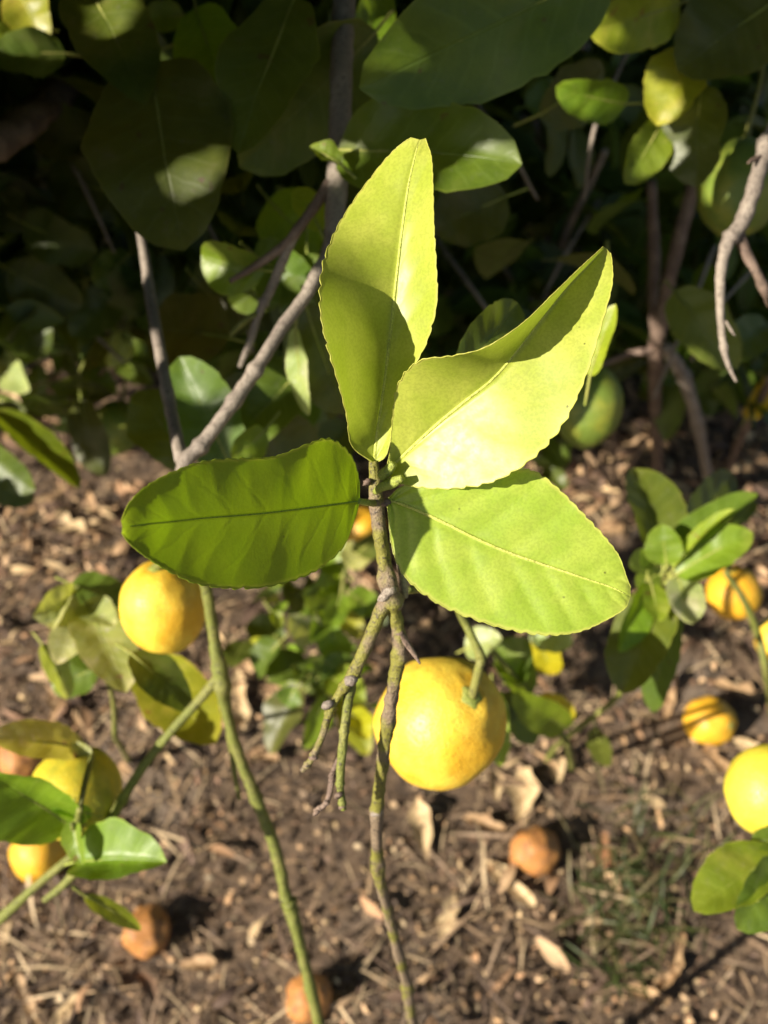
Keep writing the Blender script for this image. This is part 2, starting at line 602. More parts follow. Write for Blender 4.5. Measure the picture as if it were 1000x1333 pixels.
# ------------------------------------------------------------------ tubes
def tube(name, pts, rads, mat, parent, sides=10, sub=8, jitter=0.06, nodes=(), color=None):
    """pts world points, rads metres; nodes: list of (fraction, bulge)"""
    arr = np.array([list(p) + [r] for p, r in zip(pts, rads)])
    n = max(6, (len(pts) - 1) * sub + 1)
    arr = crom(arr, n)
    verts, faces = [], []
    P = [Vector(a[:3]) for a in arr]
    ref = Vector((0.3, 0.2, 0.93))
    for i in range(n):
        d = (P[min(i + 1, n - 1)] - P[max(i - 1, 0)]).normalized()
        a = d.cross(ref)
        if a.length < 1e-3:
            a = d.cross(Vector((1, 0, 0)))
        a.normalize()
        b_ = d.cross(a)
        f = i / (n - 1)
        r = max(arr[i][3], 2e-4)
        for q, g in nodes:
            r *= 1 + g * math.exp(-((f - q) / 0.012) ** 2)
        for k in range(sides):
            th = 6.28318 * k / sides
            jr = r * (1 + jitter * mnoise.noise(P[i] * 180 + Vector((k * 1.7, k * 0.6, 0))))
            verts.append(P[i] + (a * math.cos(th) + b_ * math.sin(th)) * jr)
    for i in range(n - 1):
        for k in range(sides):
            faces.append((i * sides + k, i * sides + (k + 1) % sides, (i + 1) * sides + (k + 1) % sides, (i + 1) * sides + k))
    faces.append(tuple(range(sides - 1, -1, -1)))
    faces.append(tuple((n - 1) * sides + k for k in range(sides)))
    return link(name, mesh(name, verts, faces, mat), parent, color=color)


def ptube(name, spec, mat, parent, **kw):
    """spec rows (px, py, depth, width in px)"""
    return tube(name, [at(a, b_, d) for a, b_, d, w_ in spec], [w_ * 0.5 * d / F for a, b_, d, w_ in spec], mat, parent, **kw)


# ------------------------------------------------------------------ the foreground shoot
D0 = 0.42


def big_leaf(parent, rows, mat, name='leaf', n=170, m=13, teeth=30, tooth=0.034, pw=1.5, quilt=0.0006, nveins=9, label=None, seed=0, skew=1.6):
    """rows: (L(px,py,mm), M(...), R(...)); mm is how far towards the camera from the depth D0"""
    rr = random.Random(seed)
    arr = crom([list(l) + list(mm) + list(r) for l, mm, r in rows], n + 1)
    amps = [rr.uniform(0.5, 1.25) for _ in range(teeth * 2 + 4)]
    P = np.zeros((n + 1, 2 * m + 1, 3))
    UV = np.zeros((n + 1, 2 * m + 1, 2))
    for i in range(n + 1):
        t = i / n
        l, c, r = arr[i][0:3], arr[i][3:6], arr[i][6:9]
        fade = min(1.0, t / 0.12) 
        for j in range(-m, m + 1):
            v = abs(j) / m
            e = l if j < 0 else r
            ph = t * teeth + (0.4 if j < 0 else 0.0)
            k = int(ph)
            sc = 1 + tooth * fade * amps[k + (teeth if j < 0 else 0)] * (1.15 * (ph - k) ** 0.7 * min(1, (1 - (ph - k)) * 5) - 0.7 + 0.35 * mnoise.noise((ph * 2.3, seed, 1 if j < 0 else 5))) * v ** 6
            vv = v * sc
            px = c[0] + (e[0] - c[0]) * vv
            py = c[1] + (e[1] - c[1]) * vv
            dz = c[2] + (e[2] - c[2]) * (vv ** pw)
            wq = t * nveins - v * skew + 0.25 * mnoise.noise((t * 6, j * 0.11, seed))
            fr = wq - math.floor(wq)
            env = math.sin(math.pi * min(1, v * 1.02)) ** 0.5 * min(1, (1 - t) * 6) if v < 0.99 else 0
            dz += 1000 * quilt * (math.sin(math.pi * fr) ** 0.7 - 0.6) * env
            dz += 1000 * 0.0011 * mnoise.noise((px * 0.012, py * 0.012, seed + 3.3)) * v
            dz -= 0.5 * math.exp(-(v / 0.045) ** 2)
            P[i, j + m] = at(px, py, D0 - dz * 0.001)
            UV[i, j + m] = (t, 0.5 + 0.5 * j / m)
    W = 2 * m + 1
    verts = [tuple(x) for x in P.reshape(-1, 3)]
    uvs = list(UV.reshape(-1, 2))
    faces = [(i * W + j, i * W + j + 1, (i + 1) * W + j + 1, (i + 1) * W + j) for i in range(n) for j in range(W - 1)]
    # rolled rim along both edges gives the blade its thickness
    for side in (0, W - 1):
        inner = 1 if side == 0 else W - 2
        b0 = len(verts)
        for i in range(n + 1):
            p = Vector(P[i, side])
            q = (p - Vector(P[i, inner]))
            q = q.normalized() if q.length > 1e-7 else Vector((0, 1, 0))
            tn = Vector(P[min(i + 1, n), side]) - Vector(P[max(i - 1, 0), side])
            nn = q.cross(tn)
            nn = nn.normalized() if nn.length > 1e-9 else Vector((0, 0, 1))
            rr_ = 0.00024 * (0.7 + 0.7 * rr.random())
            for k in range(5):
                th = 6.28318 * k / 5
                verts.append(tuple(p + q * rr_ * math.cos(th) + nn * rr_ * math.sin(th)))
                uvs.append((i / n, 0.0 if side == 0 else 1.0))
        for i in range(n):
            for k in range(5):
                faces.append((b0 + i * 5 + k, b0 + i * 5 + (k + 1) % 5, b0 + (i + 1) * 5 + (k + 1) % 5, b0 + (i + 1) * 5 + k))
    o = link(name, mesh(name, verts, faces, mat, uvs=uvs), parent)
    if label:
        o['label'] = label
    # midrib
    mid = [Vector(P[i, m]) for i in range(0, int(n * 0.93), 4)]
    rads = [(0.00085 if mat is not M_MID else 0.00032) * (1 - 0.8 * i / len(mid)) + 0.00012 for i in range(len(mid))]
    tube('midrib', [p + (CAM - p).normalized() * 0.00005 for p in mid], rads, M_RIB if mat is not M_MID else M_RIB_DARK, o, sides=6, sub=2, jitter=0.02)
    return o


M_RIB = bark_mat('leaf_rib', (0.48, 0.52, 0.09), (0.52, 0.54, 0.11), (0.44, 0.48, 0.07), 0.5)
M_RIB_DARK = bark_mat('leaf_rib_dark', (0.20, 0.31, 0.02), (0.23, 0.34, 0.02), (0.19, 0.28, 0.02), 0.5)

bottom = at(540, 1340, 0.69)
root = Vector((bottom.x + 0.05, bottom.y + 0.03, gh(bottom.x + 0.05, bottom.y + 0.03) - 0.01))
shoot = empty('lemon_shoot', root)
tag(shoot, 'sharp foreground lemon shoot with four large yellow-green leaves on a knobbly twig', 'shoot')

stem_spec = [(486, 600, .419, 13), (488, 625, .421, 19), (490, 650, .423, 21), (494, 690, .427, 21), (501, 735, .433, 22), (508, 772, .439, 30),
             (514, 800, .445, 21), (521, 842, .452, 22), (514, 885, .460, 20), (505, 940, .473, 20), (497, 1000, .490, 19),
             (491, 1060, .513, 17), (492, 1130, .545, 17), (503, 1180, .575, 15), (516, 1230, .605, 15), (529, 1280, .640, 16), (540, 1340, .69, 16)]
pts = [at(a, b_, d) for a, b_, d, w_ in stem_spec]
rad = [w_ * 0.43 * d / F for a, b_, d, w_ in stem_spec]
pts += [bottom.lerp(root, 0.45) + Vector((0.006, 0, 0)), root]
rad += [0.0050, 0.0065]
tube('stem', pts, rad, M_TWIG, shoot, sides=14, sub=14, jitter=0.3,
     nodes=[(0.115, .15), (0.245, .25), (0.30, .35), (0.40, .25), (0.50, .22), (0.61, .3), (0.665, .3), (0.79, .2), (0.84, .2)])
ptube('stub', [(512, 690, .440, 9), (520, 725, .443, 11), (526, 755, .445, 12), (527, 778, .447, 8)], M_GREY, shoot, sub=10, jitter=0.2)
ptube('twig', [(507, 776, .441, 22), (494, 800, .442, 18), (478, 838, .446, 17), (460, 876, .450, 17), (440, 906, .453, 11), (428, 930, .455, 10),
               (418, 962, .457, 9), (406, 988, .459, 9), (393, 1004, .460, 7)], M_TWIG, shoot, sides=12, sub=12, jitter=0.2,
      nodes=[(0.45, .3), (0.62, .45), (0.85, .4), (0.93, .4)])
ptube('twig', [(462, 872, .452, 14), (457, 890, .454, 15), (451, 930, .458, 12), (446, 975, .462, 12), (443, 1020, .466, 10), (447, 1054, .469, 8)],
      M_GREENTWIG, shoot, sides=12, sub=14, jitter=0.2, nodes=[(0.08, .5), (0.5, .25), (0.8, .35), (0.95, .5)])
ptube('twig', [(442, 985, .468, 7), (434, 1005, .470, 9), (430, 1030, .471, 8), (424, 1046, .472, 7), (410, 1056, .473, 6)],
      M_BROWN, shoot, sides=10, sub=12, jitter=0.3, nodes=[(0.3, .4), (0.7, .5), (0.9, .5)])
ptube('spur', [(519, 822, .447, 12), (530, 838, .449, 9), (539, 851, .451, 7), (547, 864, .452, 3)], M_BROWN, shoot, sub=8)
ptube('bud', [(497, 620, .413, 14), (505, 613, .410, 15), (513, 603, .408, 10)], M_PETIOLE, shoot, sub=6)
ptube('petiole', [(489, 640, .418, 9), (497, 634, .412, 12), (512, 628, .408, 15), (524, 622, .405, 9)], M_PETIOLE, shoot, sub=6)
ptube('petiole', [(487, 655, .421, 10), (478, 654, .414, 9), (466, 652, .408, 8)], M_PETIOLE, shoot, sub=6)
for (bx, by, bd, bw) in ((408, 986, .458, 9), (400, 998, .459, 7), (412, 1058, .472, 6), (425, 1046, .471, 7), (433, 1008, .469, 8), (446, 1050, .468, 7), (441, 1036, .465, 8), (507, 770, .434, 15), (500, 778, .436, 13), (457, 886, .449, 14), (517, 790, .44, 12), (427, 918, .452, 12), (491, 1058, .509, 12), (503, 655, .416, 9), (478, 628, .418, 8)):
    ptube('bud_scar', [(bx - bw * .5, by + 3, bd + .002, bw * .5), (bx - bw * .2, by, bd, bw * .95), (bx + bw * .25, by - 2, bd, bw), (bx + bw * .5, by - 3, bd + .002, bw * .4)],
          M_GREY if bw > 11 else M_BROWN, shoot, sides=8, sub=4, jitter=0.6)

# upper leaf: left margin stands up and shades the blade below it
big_leaf(shoot, [
    ((487, 603, 2), (488, 603, 0), (490, 603, 1)),
    ((458, 580, 9), (489, 582, 1), (504, 590, 4)),
    ((451, 540, 27), (494, 545, 4), (514, 545, 8)),
    ((438, 490, 42), (501, 497, 8), (530, 495, 15)),
    ((423, 440, 49), (507, 445, 12), (556, 445, 22)),
    ((416, 390, 44), (513, 393, 15), (569, 393, 27)),
    ((421, 340, 31), (519, 340, 17), (568, 340, 29)),
    ((441, 292, 15), (525, 290, 18), (565, 288, 29)),
    ((472, 245, 10), (532, 242, 18), (564, 240, 26)),
    ((506, 203, 12), (540, 205, 18), (562, 205, 22)),
    ((526, 185, 15), (544, 190, 17), (557, 189, 18)),
    ((536, 179, 16), (547, 182, 17), (554, 180, 17)),
], M_YOUNG, seed=1, quilt=0.00035)
# folded leaf at the right
big_leaf(shoot, [
    ((503, 612, 3), (504, 613, 3), (505, 614, 3)),
    ((508, 585, 6), (519, 599, 5), (515, 626, 6)),
    ((511, 545, 12), (541, 578, 8), (541, 634, 9)),
    ((518, 500, 21), (573, 549, 13), (592, 636, 16)),
    ((545, 470, 33), (606, 522, 18), (645, 626, 24)),
    ((588, 463, 42), (644, 491, 23), (696, 595, 30)),
    ((632, 452, 49), (680, 448, 26), (735, 550, 33)),
    ((680, 421, 50), (711, 408, 29), (763, 490, 35)),
    ((722, 381, 47), (741, 371, 29), (783, 425, 36)),
    ((757, 347, 41), (768, 343, 31), (797, 372, 35)),
    ((778, 328, 36), (782, 328, 32), (797, 342, 33)),
    ((785, 321, 33), (789, 323, 32), (795, 330, 32)),
], M_YOUNG, seed=2, quilt=0.0002, pw=1.3)
# lower right leaf
big_leaf(shoot, [
    ((506, 648, 0), (505, 651, 0), (504, 655, 0)),
    ((522, 634, 2), (520, 655, 1), (506, 675, 1)),
    ((552, 628, 4), (543, 664, 3), (511, 715, 2)),
    ((600, 622, 6), (580, 681, 5), (528, 752, 3)),
    ((650, 614, 8), (622, 702, 7), (570, 786, 5)),
    ((692, 612, 10), (662, 719, 9), (622, 808, 7)),
    ((727, 636, 12), (702, 733, 11), (672, 822, 9)),
    ((758, 667, 14), (738, 745, 13), (716, 827, 11)),
    ((786, 697, 15), (768, 755, 14), (756, 822, 12)),
    ((806, 724, 15), (795, 764, 15), (788, 808, 13)),
    ((816, 752, 15), (812, 772, 15), (810, 795, 14)),
    ((821, 764, 14), (821, 776, 14), (817, 788, 14)),
], M_LIME, seed=3, quilt=0.0009, pw=1.2)
# left leaf tips towards the camera, so the sun comes through it from behind
big_leaf(shoot, [
    ((468, 648, 12), (468, 652, 12), (467, 656, 12)),
    ((467, 622, 14), (455, 654, 15), (463, 672, 14)),
    ((456, 591, 20), (432, 657, 23), (447, 712, 21)),
    ((430, 571, 29), (402, 661, 33), (416, 740, 30)),
    ((400, 578, 39), (370, 665, 43), (380, 756, 40)),
    ((358, 594, 49), (335, 669, 53), (338, 765, 50)),
    ((314, 597, 60), (298, 672, 63), (296, 766, 61)),
    ((268, 600, 70), (260, 675, 73), (256, 760, 71)),
    ((228, 613, 80), (224, 679, 82), (220, 744, 80)),
    ((192, 632, 88), (194, 682, 90), (190, 725, 88)),
    ((168, 655, 94), (171, 685, 95), (168, 707, 94)),
    ((158, 678, 98), (159, 686, 98), (159, 694, 98)),
], M_MID, seed=4, quilt=0.00022, pw=1.4, nveins=11, skew=0.9)

# ------------------------------------------------------------------ generic leaves
def leaf_points(length, width, fold, arch, twist=0.0, n=20, m=4, wave=0.0, seed=0.0, teeth=True, ragged=0.0):
    """local leaf: along +x from the base, normal +z"""
    V, UVs = [], []
    for i in range(n + 1):
        t = i / n
        prof = (4 * t ** 0.9 * max(1 - t ** 0.9, 0)) ** 0.58 * (1.0 - 0.12 * (t - 0.5))
        if teeth:
            prof *= 1 + 0.10 * mnoise.noise((t * 4.0, seed * 1.3, 7.0))
        if ragged:
            prof = (0.35 + 0.65 * math.sin(math.pi * t)) * (1 + ragged * mnoise.noise((t * 3.5, seed, 0.0)) * 1.6) * (0.55 if t in (0, 1) else 1.0)
        hw = width * 0.5 * max(prof, 0.02)
        bend = arch * (t - 0.0) ** 2
        x = length * (t - 0.12 * abs(arch) * t ** 3)
        zc = -length * bend * 0.55
        for j in range(-m, m + 1):
            v = j / m
            e = abs(v) ** 1.2
            y = v * hw * math.cos(fold * 0.8)
            z = zc + hw * e * math.sin(fold) + wave * hw * math.sin(t * 9 + seed + (2 if j < 0 else 0)) * abs(v)
            if teeth:
                y += 0.10 * hw * abs(v) ** 2 * mnoise.noise((t * 5.0, seed + (3 if j < 0 else 9), 1.0))
                z += 0.10 * hw * mnoise.noise((t * 3.0 + seed, v * 1.2, 4.0)) + 0.035 * hw * math.sin(t * 26 - abs(v) * 5) * (1 - abs(v)) * abs(v) * 4
            if teeth and abs(j) == m:
                y *= 1 + 0.045 * mnoise.noise((t * 30, seed, 2.0 if j < 0 else 6.0)) + 0.02 * math.sin(t * 75)
            tw = twist * t
            V.append((x, y * math.cos(tw) - (z - zc) * math.sin(tw), zc + y * math.sin(tw) + (z - zc) * math.cos(tw)))
            UVs.append((t, 0.5 + 0.5 * v))
    W = 2 * m + 1
    Fs = [(i * W + j, i * W + j + 1, (i + 1) * W + j + 1, (i + 1) * W + j) for i in range(n) for j in range(W - 1)]
    return V, Fs, UVs


def add_petiole(V, Fs, UVs, length, plen, r=0.0011):
    b0 = len(V)
    for k, x in enumerate((-plen, -plen * 0.5, 0.0, length * 0.25, length * 0.6)):
        rr_ = r * (1.0 if k < 3 else 0.75 if k == 3 else 0.3)
        z = 0.0 if k >= 2 else -0.12 * plen * (2 - k)
        if k >= 3:      # follow the blade
            row = V[(int(round((0.25 if k == 3 else 0.6) * 20))) * 9 + 4]
            x, z = row[0], row[2] 
        for q in range(5):
            th = 6.28318 * q / 5
            V.append((x, rr_ * math.cos(th), z + rr_ * math.sin(th)))
            UVs.append((0.5, 0.5))
    for i in range(4):
        for q in range(5):
            Fs.append((b0 + i * 5 + q, b0 + i * 5 + (q + 1) % 5, b0 + (i + 1) * 5 + (q + 1) % 5, b0 + (i + 1) * 5 + q))


GREEN = (1.0, 1.0, 1.0)
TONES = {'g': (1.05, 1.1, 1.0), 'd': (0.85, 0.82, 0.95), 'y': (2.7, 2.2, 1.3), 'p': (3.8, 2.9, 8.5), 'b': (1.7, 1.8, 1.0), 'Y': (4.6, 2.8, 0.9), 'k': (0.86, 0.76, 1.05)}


def bleaf(parent, bx, by, bd, tx, ty, td, wpx, tone='g', roll=0.0, fold=0.25, arch=0.25, wave=0.06, twist=0.0, label=None, pet=0.012):
    """a leaf from its base to its tip (photo pixel + depth each); wpx full blade width; roll turns it about the midrib"""
    A, B = at(bx, by, bd), at(tx, ty, td)
    L = (B - A).length
    wid = wpx * 0.5 * (bd + td) / F
    V, Fs, UVs = leaf_points(L, wid, fold, arch, twist, wave=wave, seed=bx * 0.1)
    nb, nf = len(V), len(Fs)
    add_petiole(V, Fs, UVs, L, pet)
    V = [(x, y, z + L * arch * 0.55 * x / L) for x, y, z in V]       # base and tip stay on the chord, the middle humps up
    xa = (B - A).normalized()
    view = (CAM - (A + B) * 0.5).normalized()
    za = (view - xa * view.dot(xa)).normalized()
    za = Matrix.Rotation(R(roll), 3, xa) @ za
    ya = za.cross(xa)
    verts = [A + xa * x + ya * y + za * z for x, y, z in V]
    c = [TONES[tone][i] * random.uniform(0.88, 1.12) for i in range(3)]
    o = link('leaf', mesh('leaf', verts[:nb], Fs[:nf], M_LEAF, uvs=UVs[:nb]), parent, color=c)
    link('petiole', mesh('petiole', verts[nb:], [tuple(q - nb for q in f) for f in Fs[nf:]], M_PETIOLE), o)
    if label:
        o['label'] = label
    return o


# ------------------------------------------------------------------ lemons
def lemon(loc, r, axis, mat, label, elong=1.15, nipple=0.16, stem=None, squash=1.0, group=None, calyx=True, rough=0.02, cat='lemon', name='lemon'):
    """axis points from the fruit's centre to its stem end"""
    ax = Vector(axis).normalized()
    rm = ax.to_track_quat('Z', 'Y').to_matrix()
    root_ = empty(name, loc)
    tag(root_, label, cat, group or 'lemons')
    nu, nv = 40, 30
    verts, faces = [], []
    sd = loc[0] * 31 + loc[1] * 17
    for i in range(nv + 1):
        th = math.pi * i / nv
        z = math.cos(th) * elong
        rad_ = math.sin(th)
        if th > 2.4:
            z -= nipple * math.exp(-((math.pi - th) / 0.22) ** 2)
        if th < 0.4:
            z -= 0.06 * math.exp(-(th / 0.16) ** 2)
        for k in range(nu):
            ph = 6.28318 * k / nu
            d = Vector((rad_ * math.cos(ph), rad_ * math.sin(ph), z))
            q = 1 + rough * mnoise.noise(d * 1.7 + Vector((sd, 0, 0))) * 2 + rough * 0.6 * mnoise.noise(d * 5 + Vector((0, sd, 0)))
            q2 = q * (1 + 0.03 * math.cos(5 * ph + sd) * math.exp(-(th / 0.5) ** 2))
            verts.append(rm @ (Vector((d.x * q2, d.y * q2 * squash, d.z * q)) * r))
    for i in range(nv):
        for k in range(nu):
            faces.append((i * nu + k, (i + 1) * nu + k, (i + 1) * nu + (k + 1) % nu, i * nu + (k + 1) % nu))
    link('peel', mesh('peel', verts, faces, mat), root_, loc=Vector(loc))
    if calyx:
        cv, cf = [], []
        for i, (rr_, zz) in enumerate(((0.0, 0.055), (0.10, 0.05), (0.17, 0.015), (0.19, -0.02))):
            for k in range(15):
                ph = 6.28318 * k / 15
                s_ = rr_ * (1 + (0.18 * math.cos(5 * ph) if i >= 2 else 0))
                cv.append(rm @ (Vector((s_ * math.cos(ph), s_ * math.sin(ph), elong - 0.045 + zz)) * r))
        for i in range(3):
            for k in range(15):
                cf.append((i * 15 + k, (i + 1) * 15 + k, (i + 1) * 15 + (k + 1) % 15, i * 15 + (k + 1) % 15))
        link('calyx', mesh('calyx', cv, cf, M_PETIOLE), root_, loc=Vector(loc))
    if stem:
        top = Vector(loc) + ax * r * (elong - 0.03)
        tube('stalk', [top] + [at(*s_[:3]) for s_ in stem], [0.0030] + [s_[3] * 0.5 * s_[2] / F for s_ in stem], M_GREENTWIG, root_, sub=8)
    elif calyx and group is None:
        top = Vector(loc) + ax * r * (elong - 0.03)
        tube('stalk', [top, top + ax * .015, top + ax * .025 + Vector((.004, .01, .025)), top + ax * .03 + Vector((.0, .03, .07))], [.0026, .0022, .002, .002], M_GREENTWIG, root_, sub=6)
    return root_


def cdir(x, y, z):
    """direction given in camera axes: right, up, towards the camera"""
    return RT * x + UP * y - FW * z


lemon(at(573, 940, .625), .0402, cdir(.33, .42, .62), M_LEMON, 'bright ripe lemon hanging right beside the knobbly foreground twig', 1.10, .10,
      stem=[(624, 868, .578, 12), (626, 856, .579, 13), (618, 836, .585, 11), (606, 812, .590, 11), (590, 784, .575, 11), (560, 768, .52, 11), (530, 768, .455, 11)], rough=.03)
lemon(at(213, 790, .70), .0305, cdir(-.05, .75, .45), M_LEMON, 'ripe lemon hanging just under the tip of the large left leaf', 1.12, .1,
      stem=[(222, 722, .665, 8), (240, 705, .66, 8)])
lemon(at(100, 1032, .70), .0315, cdir(.25, -.35, .75), M_LEMON_G, 'greenish yellow lemon half in shade behind the lower left sprig', 1.12, .1,
      stem=[(104, 1052, .63, 8), (112, 1015, .64, 8), (120, 985, .66, 8)])
lemon(at(1003, 1028, .70), .0305, cdir(.3, .7, .2), M_LEMON_L, 'yellow lemon cut off by the right edge above drooping leaves', 1.08, .08,
      stem=[(1022, 978, .69, 7), (1050, 985, .695, 7), (1128, 1050, .70, 8)])
lemon(at(766, 528, .88), .0305, cdir(.1, .9, .2), M_LEMON_GREEN, 'unripe green lemon in shade behind the folded foreground leaf', 1.2, .12)
lemon(at(962, 245, .85), .0345, cdir(.1, .95, .2), M_LEMON_GREEN, 'large unripe green lemon at upper right with sunlit flecks', 1.2, .12)
lemon(at(955, 772, 1.12), .030, cdir(-.2, .8, .4), M_LEMON_O, 'yellow lemon low behind the right hand leaf cluster', 1.05, .1,  # duller overripe peel colour stands in for shade on this lemon
      stem=[(948, 738, 1.05, 6), (946, 745, 1.0, 7)])
lemon(at(1014, 832, 1.15), .027, cdir(.1, .8, .4), M_LEMON, 'sliver of yellow lemon at the right edge behind a green twig', 1.05, .1,
      stem=[(1010, 800, 1.10, 6), (984, 818, 1.043, 6)])
lemon(at(152, 556, 1.25), .030, cdir(.2, .9, .1), M_LEMON_GREEN, 'small dark green lemon with a yellow rim hanging at left', 1.15, .1)
lemon(at(890, 442, 1.5), .030, cdir(.1, .9, .2), M_LEMON_O, 'dim orange lemon deep in shade between the right hand stems', 1.1, .1)


def fallen(px, py, rpx, mat, label, axis, squash=1.0, elong=1.1, calyx=True):
    p = ground_at(px, py, 0.02)
    d = (p - CAM).dot(FW)
    r = rpx * d / F
    p = ground_at(px, py, r * 0.68)
    return lemon(tuple(p), r, axis, mat, label, elong, .08, squash=squash, group='fallen lemons', calyx=calyx, rough=.08 if mat is M_LEMON_B else .04)


fallen(923, 938, 31, M_LEMON_O, 'small orange yellow lemon lying on the litter at right', (.5, -.5, .5))
fallen(697, 1108, 30, M_LEMON_B, 'brown rotten lemon on the ground right of the hanging lemon', (.8, .3, .3), calyx=False)
fallen(192, 1212, 30, M_LEMON_B, 'brown rotten lemon below the curled leaf at lower left', (.3, .8, .5), calyx=False)
fallen(402, 1300, 30, M_LEMON_B, 'brown rotten lemon at the bottom behind the green stem', (.5, .5, .6), calyx=False)
fallen(52, 1108, 36, M_LEMON_O, 'orange fallen lemon at far left under the folded leaf', (.3, .6, .6), calyx=False)
fallen(30, 985, 30, M_LEMON_B, 'tan rotten lemon at the left edge behind the greenish lemon', (.6, .4, .3), calyx=False)
fallen(475, 688, 26, M_LEMON_O, 'orange fallen lemon glimpsed between the left leaf and the twig', (.6, .4, .3), calyx=False)

# ------------------------------------------------------------------ the long grey branch and its forks
gb = empty('lemon_branch', at(447, -40, .66))
tag(gb, 'long grey branch crossing from the top behind the leaves to the bottom left', 'branch')
ptube('branch', [(452, -60, .66, 30), (447, 20, .65, 30), (443, 150, .64, 29), (437, 270, .625, 27), (431, 322, .615, 20), (412, 358, .608, 18), (396, 388, .605, 17), (371, 421, .60, 17), (351, 453, .595, 17), (331, 484, .59, 18),
                 (303, 525, .585, 19), (284, 551, .582, 18), (262, 580, .58, 19), (240, 606, .58, 22), (247, 650, .597, 19)],
      M_GREY, gb, sides=14, sub=12, jitter=.12, nodes=[(.29, .2), (.64, .3), (.71, .2), (.86, .3)])
ptube('branch', [(243, 625, .588, 19), (253, 690, .61, 17), (268, 762, .63, 15), (279, 830, .65, 15), (287, 878, .66, 21), (296, 930, .675, 14), (312, 985, .69, 14),
                 (336, 1045, .705, 15), (360, 1110, .72, 15), (372, 1165, .735, 15), (378, 1180, .738, 18), (392, 1235, .75, 14), (410, 1310, .77, 14), (425, 1380, .79, 14)],
      M_GREENTWIG, gb, sides=14, sub=14, jitter=.22, nodes=[(.33, .3), (.53, .2), (.70, .15), (.75, .35), (.9, .2)])
ptube('branch', [(172, 250, .74, 9), (186, 320, .72, 12), (195, 380, .70, 15), (207, 450, .67, 16), (222, 530, .63, 17), (236, 598, .59, 18)], M_GREY, gb, sub=10, jitter=.15,
      nodes=[(.75, .25)])
ptube('branch', [(430, 238, .628, 16), (405, 275, .63, 14), (388, 298, .632, 14), (372, 318, .635, 13), (330, 348, .64, 10), (300, 366, .645, 7)], M_BROWN, gb, sub=8, jitter=.15)
ptube('branch', [(386, 300, .632, 12), (366, 345, .64, 13), (352, 378, .645, 12), (336, 410, .65, 11), (326, 445, .655, 10), (312, 478, .66, 7)], M_GREY, gb, sub=8, jitter=.2, nodes=[(.5, .4)])
ptube('twig', [(334, 408, .648, 7), (318, 418, .646, 8), (300, 436, .645, 6)], M_GREENTWIG, gb, sub=6, jitter=.3)
ptube('branch', [(287, 878, .66, 14), (265, 905, .665, 13), (225, 950, .67, 12), (190, 993, .675, 12), (160, 1040, .68, 13), (135, 1085, .685, 13), (115, 1115, .69, 14), (85, 1150, .70, 11), (58, 1172, .705, 8)],
      M_GREENTWIG, gb, sides=12, sub=10, jitter=.15, nodes=[(.5, .2), (.8, .3)])
ptube('branch', [(118, 1092, .72, 11), (85, 1122, .73, 11), (45, 1155, .745, 11), (5, 1192, .76, 14), (-40, 1230, .78, 16)], M_GREENTWIG, gb, sub=8, jitter=.15)
ptube('twig', [(294, 920, .675, 9), (300, 965, .70, 9), (306, 1010, .72, 7), (312, 1040, .74, 5)], M_GREENTWIG, gb, sub=8, jitter=.15)
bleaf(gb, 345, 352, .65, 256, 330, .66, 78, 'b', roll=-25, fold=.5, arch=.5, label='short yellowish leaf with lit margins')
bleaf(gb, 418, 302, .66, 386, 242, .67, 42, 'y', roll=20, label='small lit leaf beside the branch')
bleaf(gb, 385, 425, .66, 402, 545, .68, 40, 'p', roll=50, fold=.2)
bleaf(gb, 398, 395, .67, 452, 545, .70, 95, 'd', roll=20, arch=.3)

# ------------------------------------------------------------------ sprigs beside the ground
def sprig(name, label, base, group='leafy sprigs of the lemon tree'):
    e = empty(name, base)
    return tag(e, label, 'sprig', group)


# lower left sprig
s1 = sprig('lemon_sprig', 'glossy green sprig at lower left with a folded and a curled leaf', at(112, 1118, .67))
ptube('stem', [(140, 1075, .682, 7), (112, 1112, .675, 9), (98, 1090, .66, 7), (94, 1072, .65, 6)], M_GREENTWIG, s1, sub=6)
bleaf(s1, 96, 1078, .66, -30, 1000, .60, 116, 'b', roll=-38, fold=.45, arch=-.15, label='large folded leaf cut by the left edge')
bleaf(s1, 98, 1122, .665, 222, 1122, .64, 96, 'b', roll=-22, fold=.8, arch=.35, label='curled glossy leaf with a bright highlight')
bleaf(s1, 96, 1065, .655, 108, 1128, .65, 36, 'b', roll=40, fold=.5)
bleaf(s1, 120, 1060, .66, 62, 1052, .64, 22, 'b', roll=10, fold=.5, arch=.6)
bleaf(s1, 110, 1165, .69, 186, 1212, .73, 26, 'y', roll=20, arch=-.3)
bleaf(s1, 112, 975, .70, -20, 960, .66, 62, 'p', roll=35, arch=.2, label='pale leaf above the greenish lemon')
bleaf(s1, 118, 990, .69, 92, 968, .69, 24, 'p', roll=0, fold=.4)

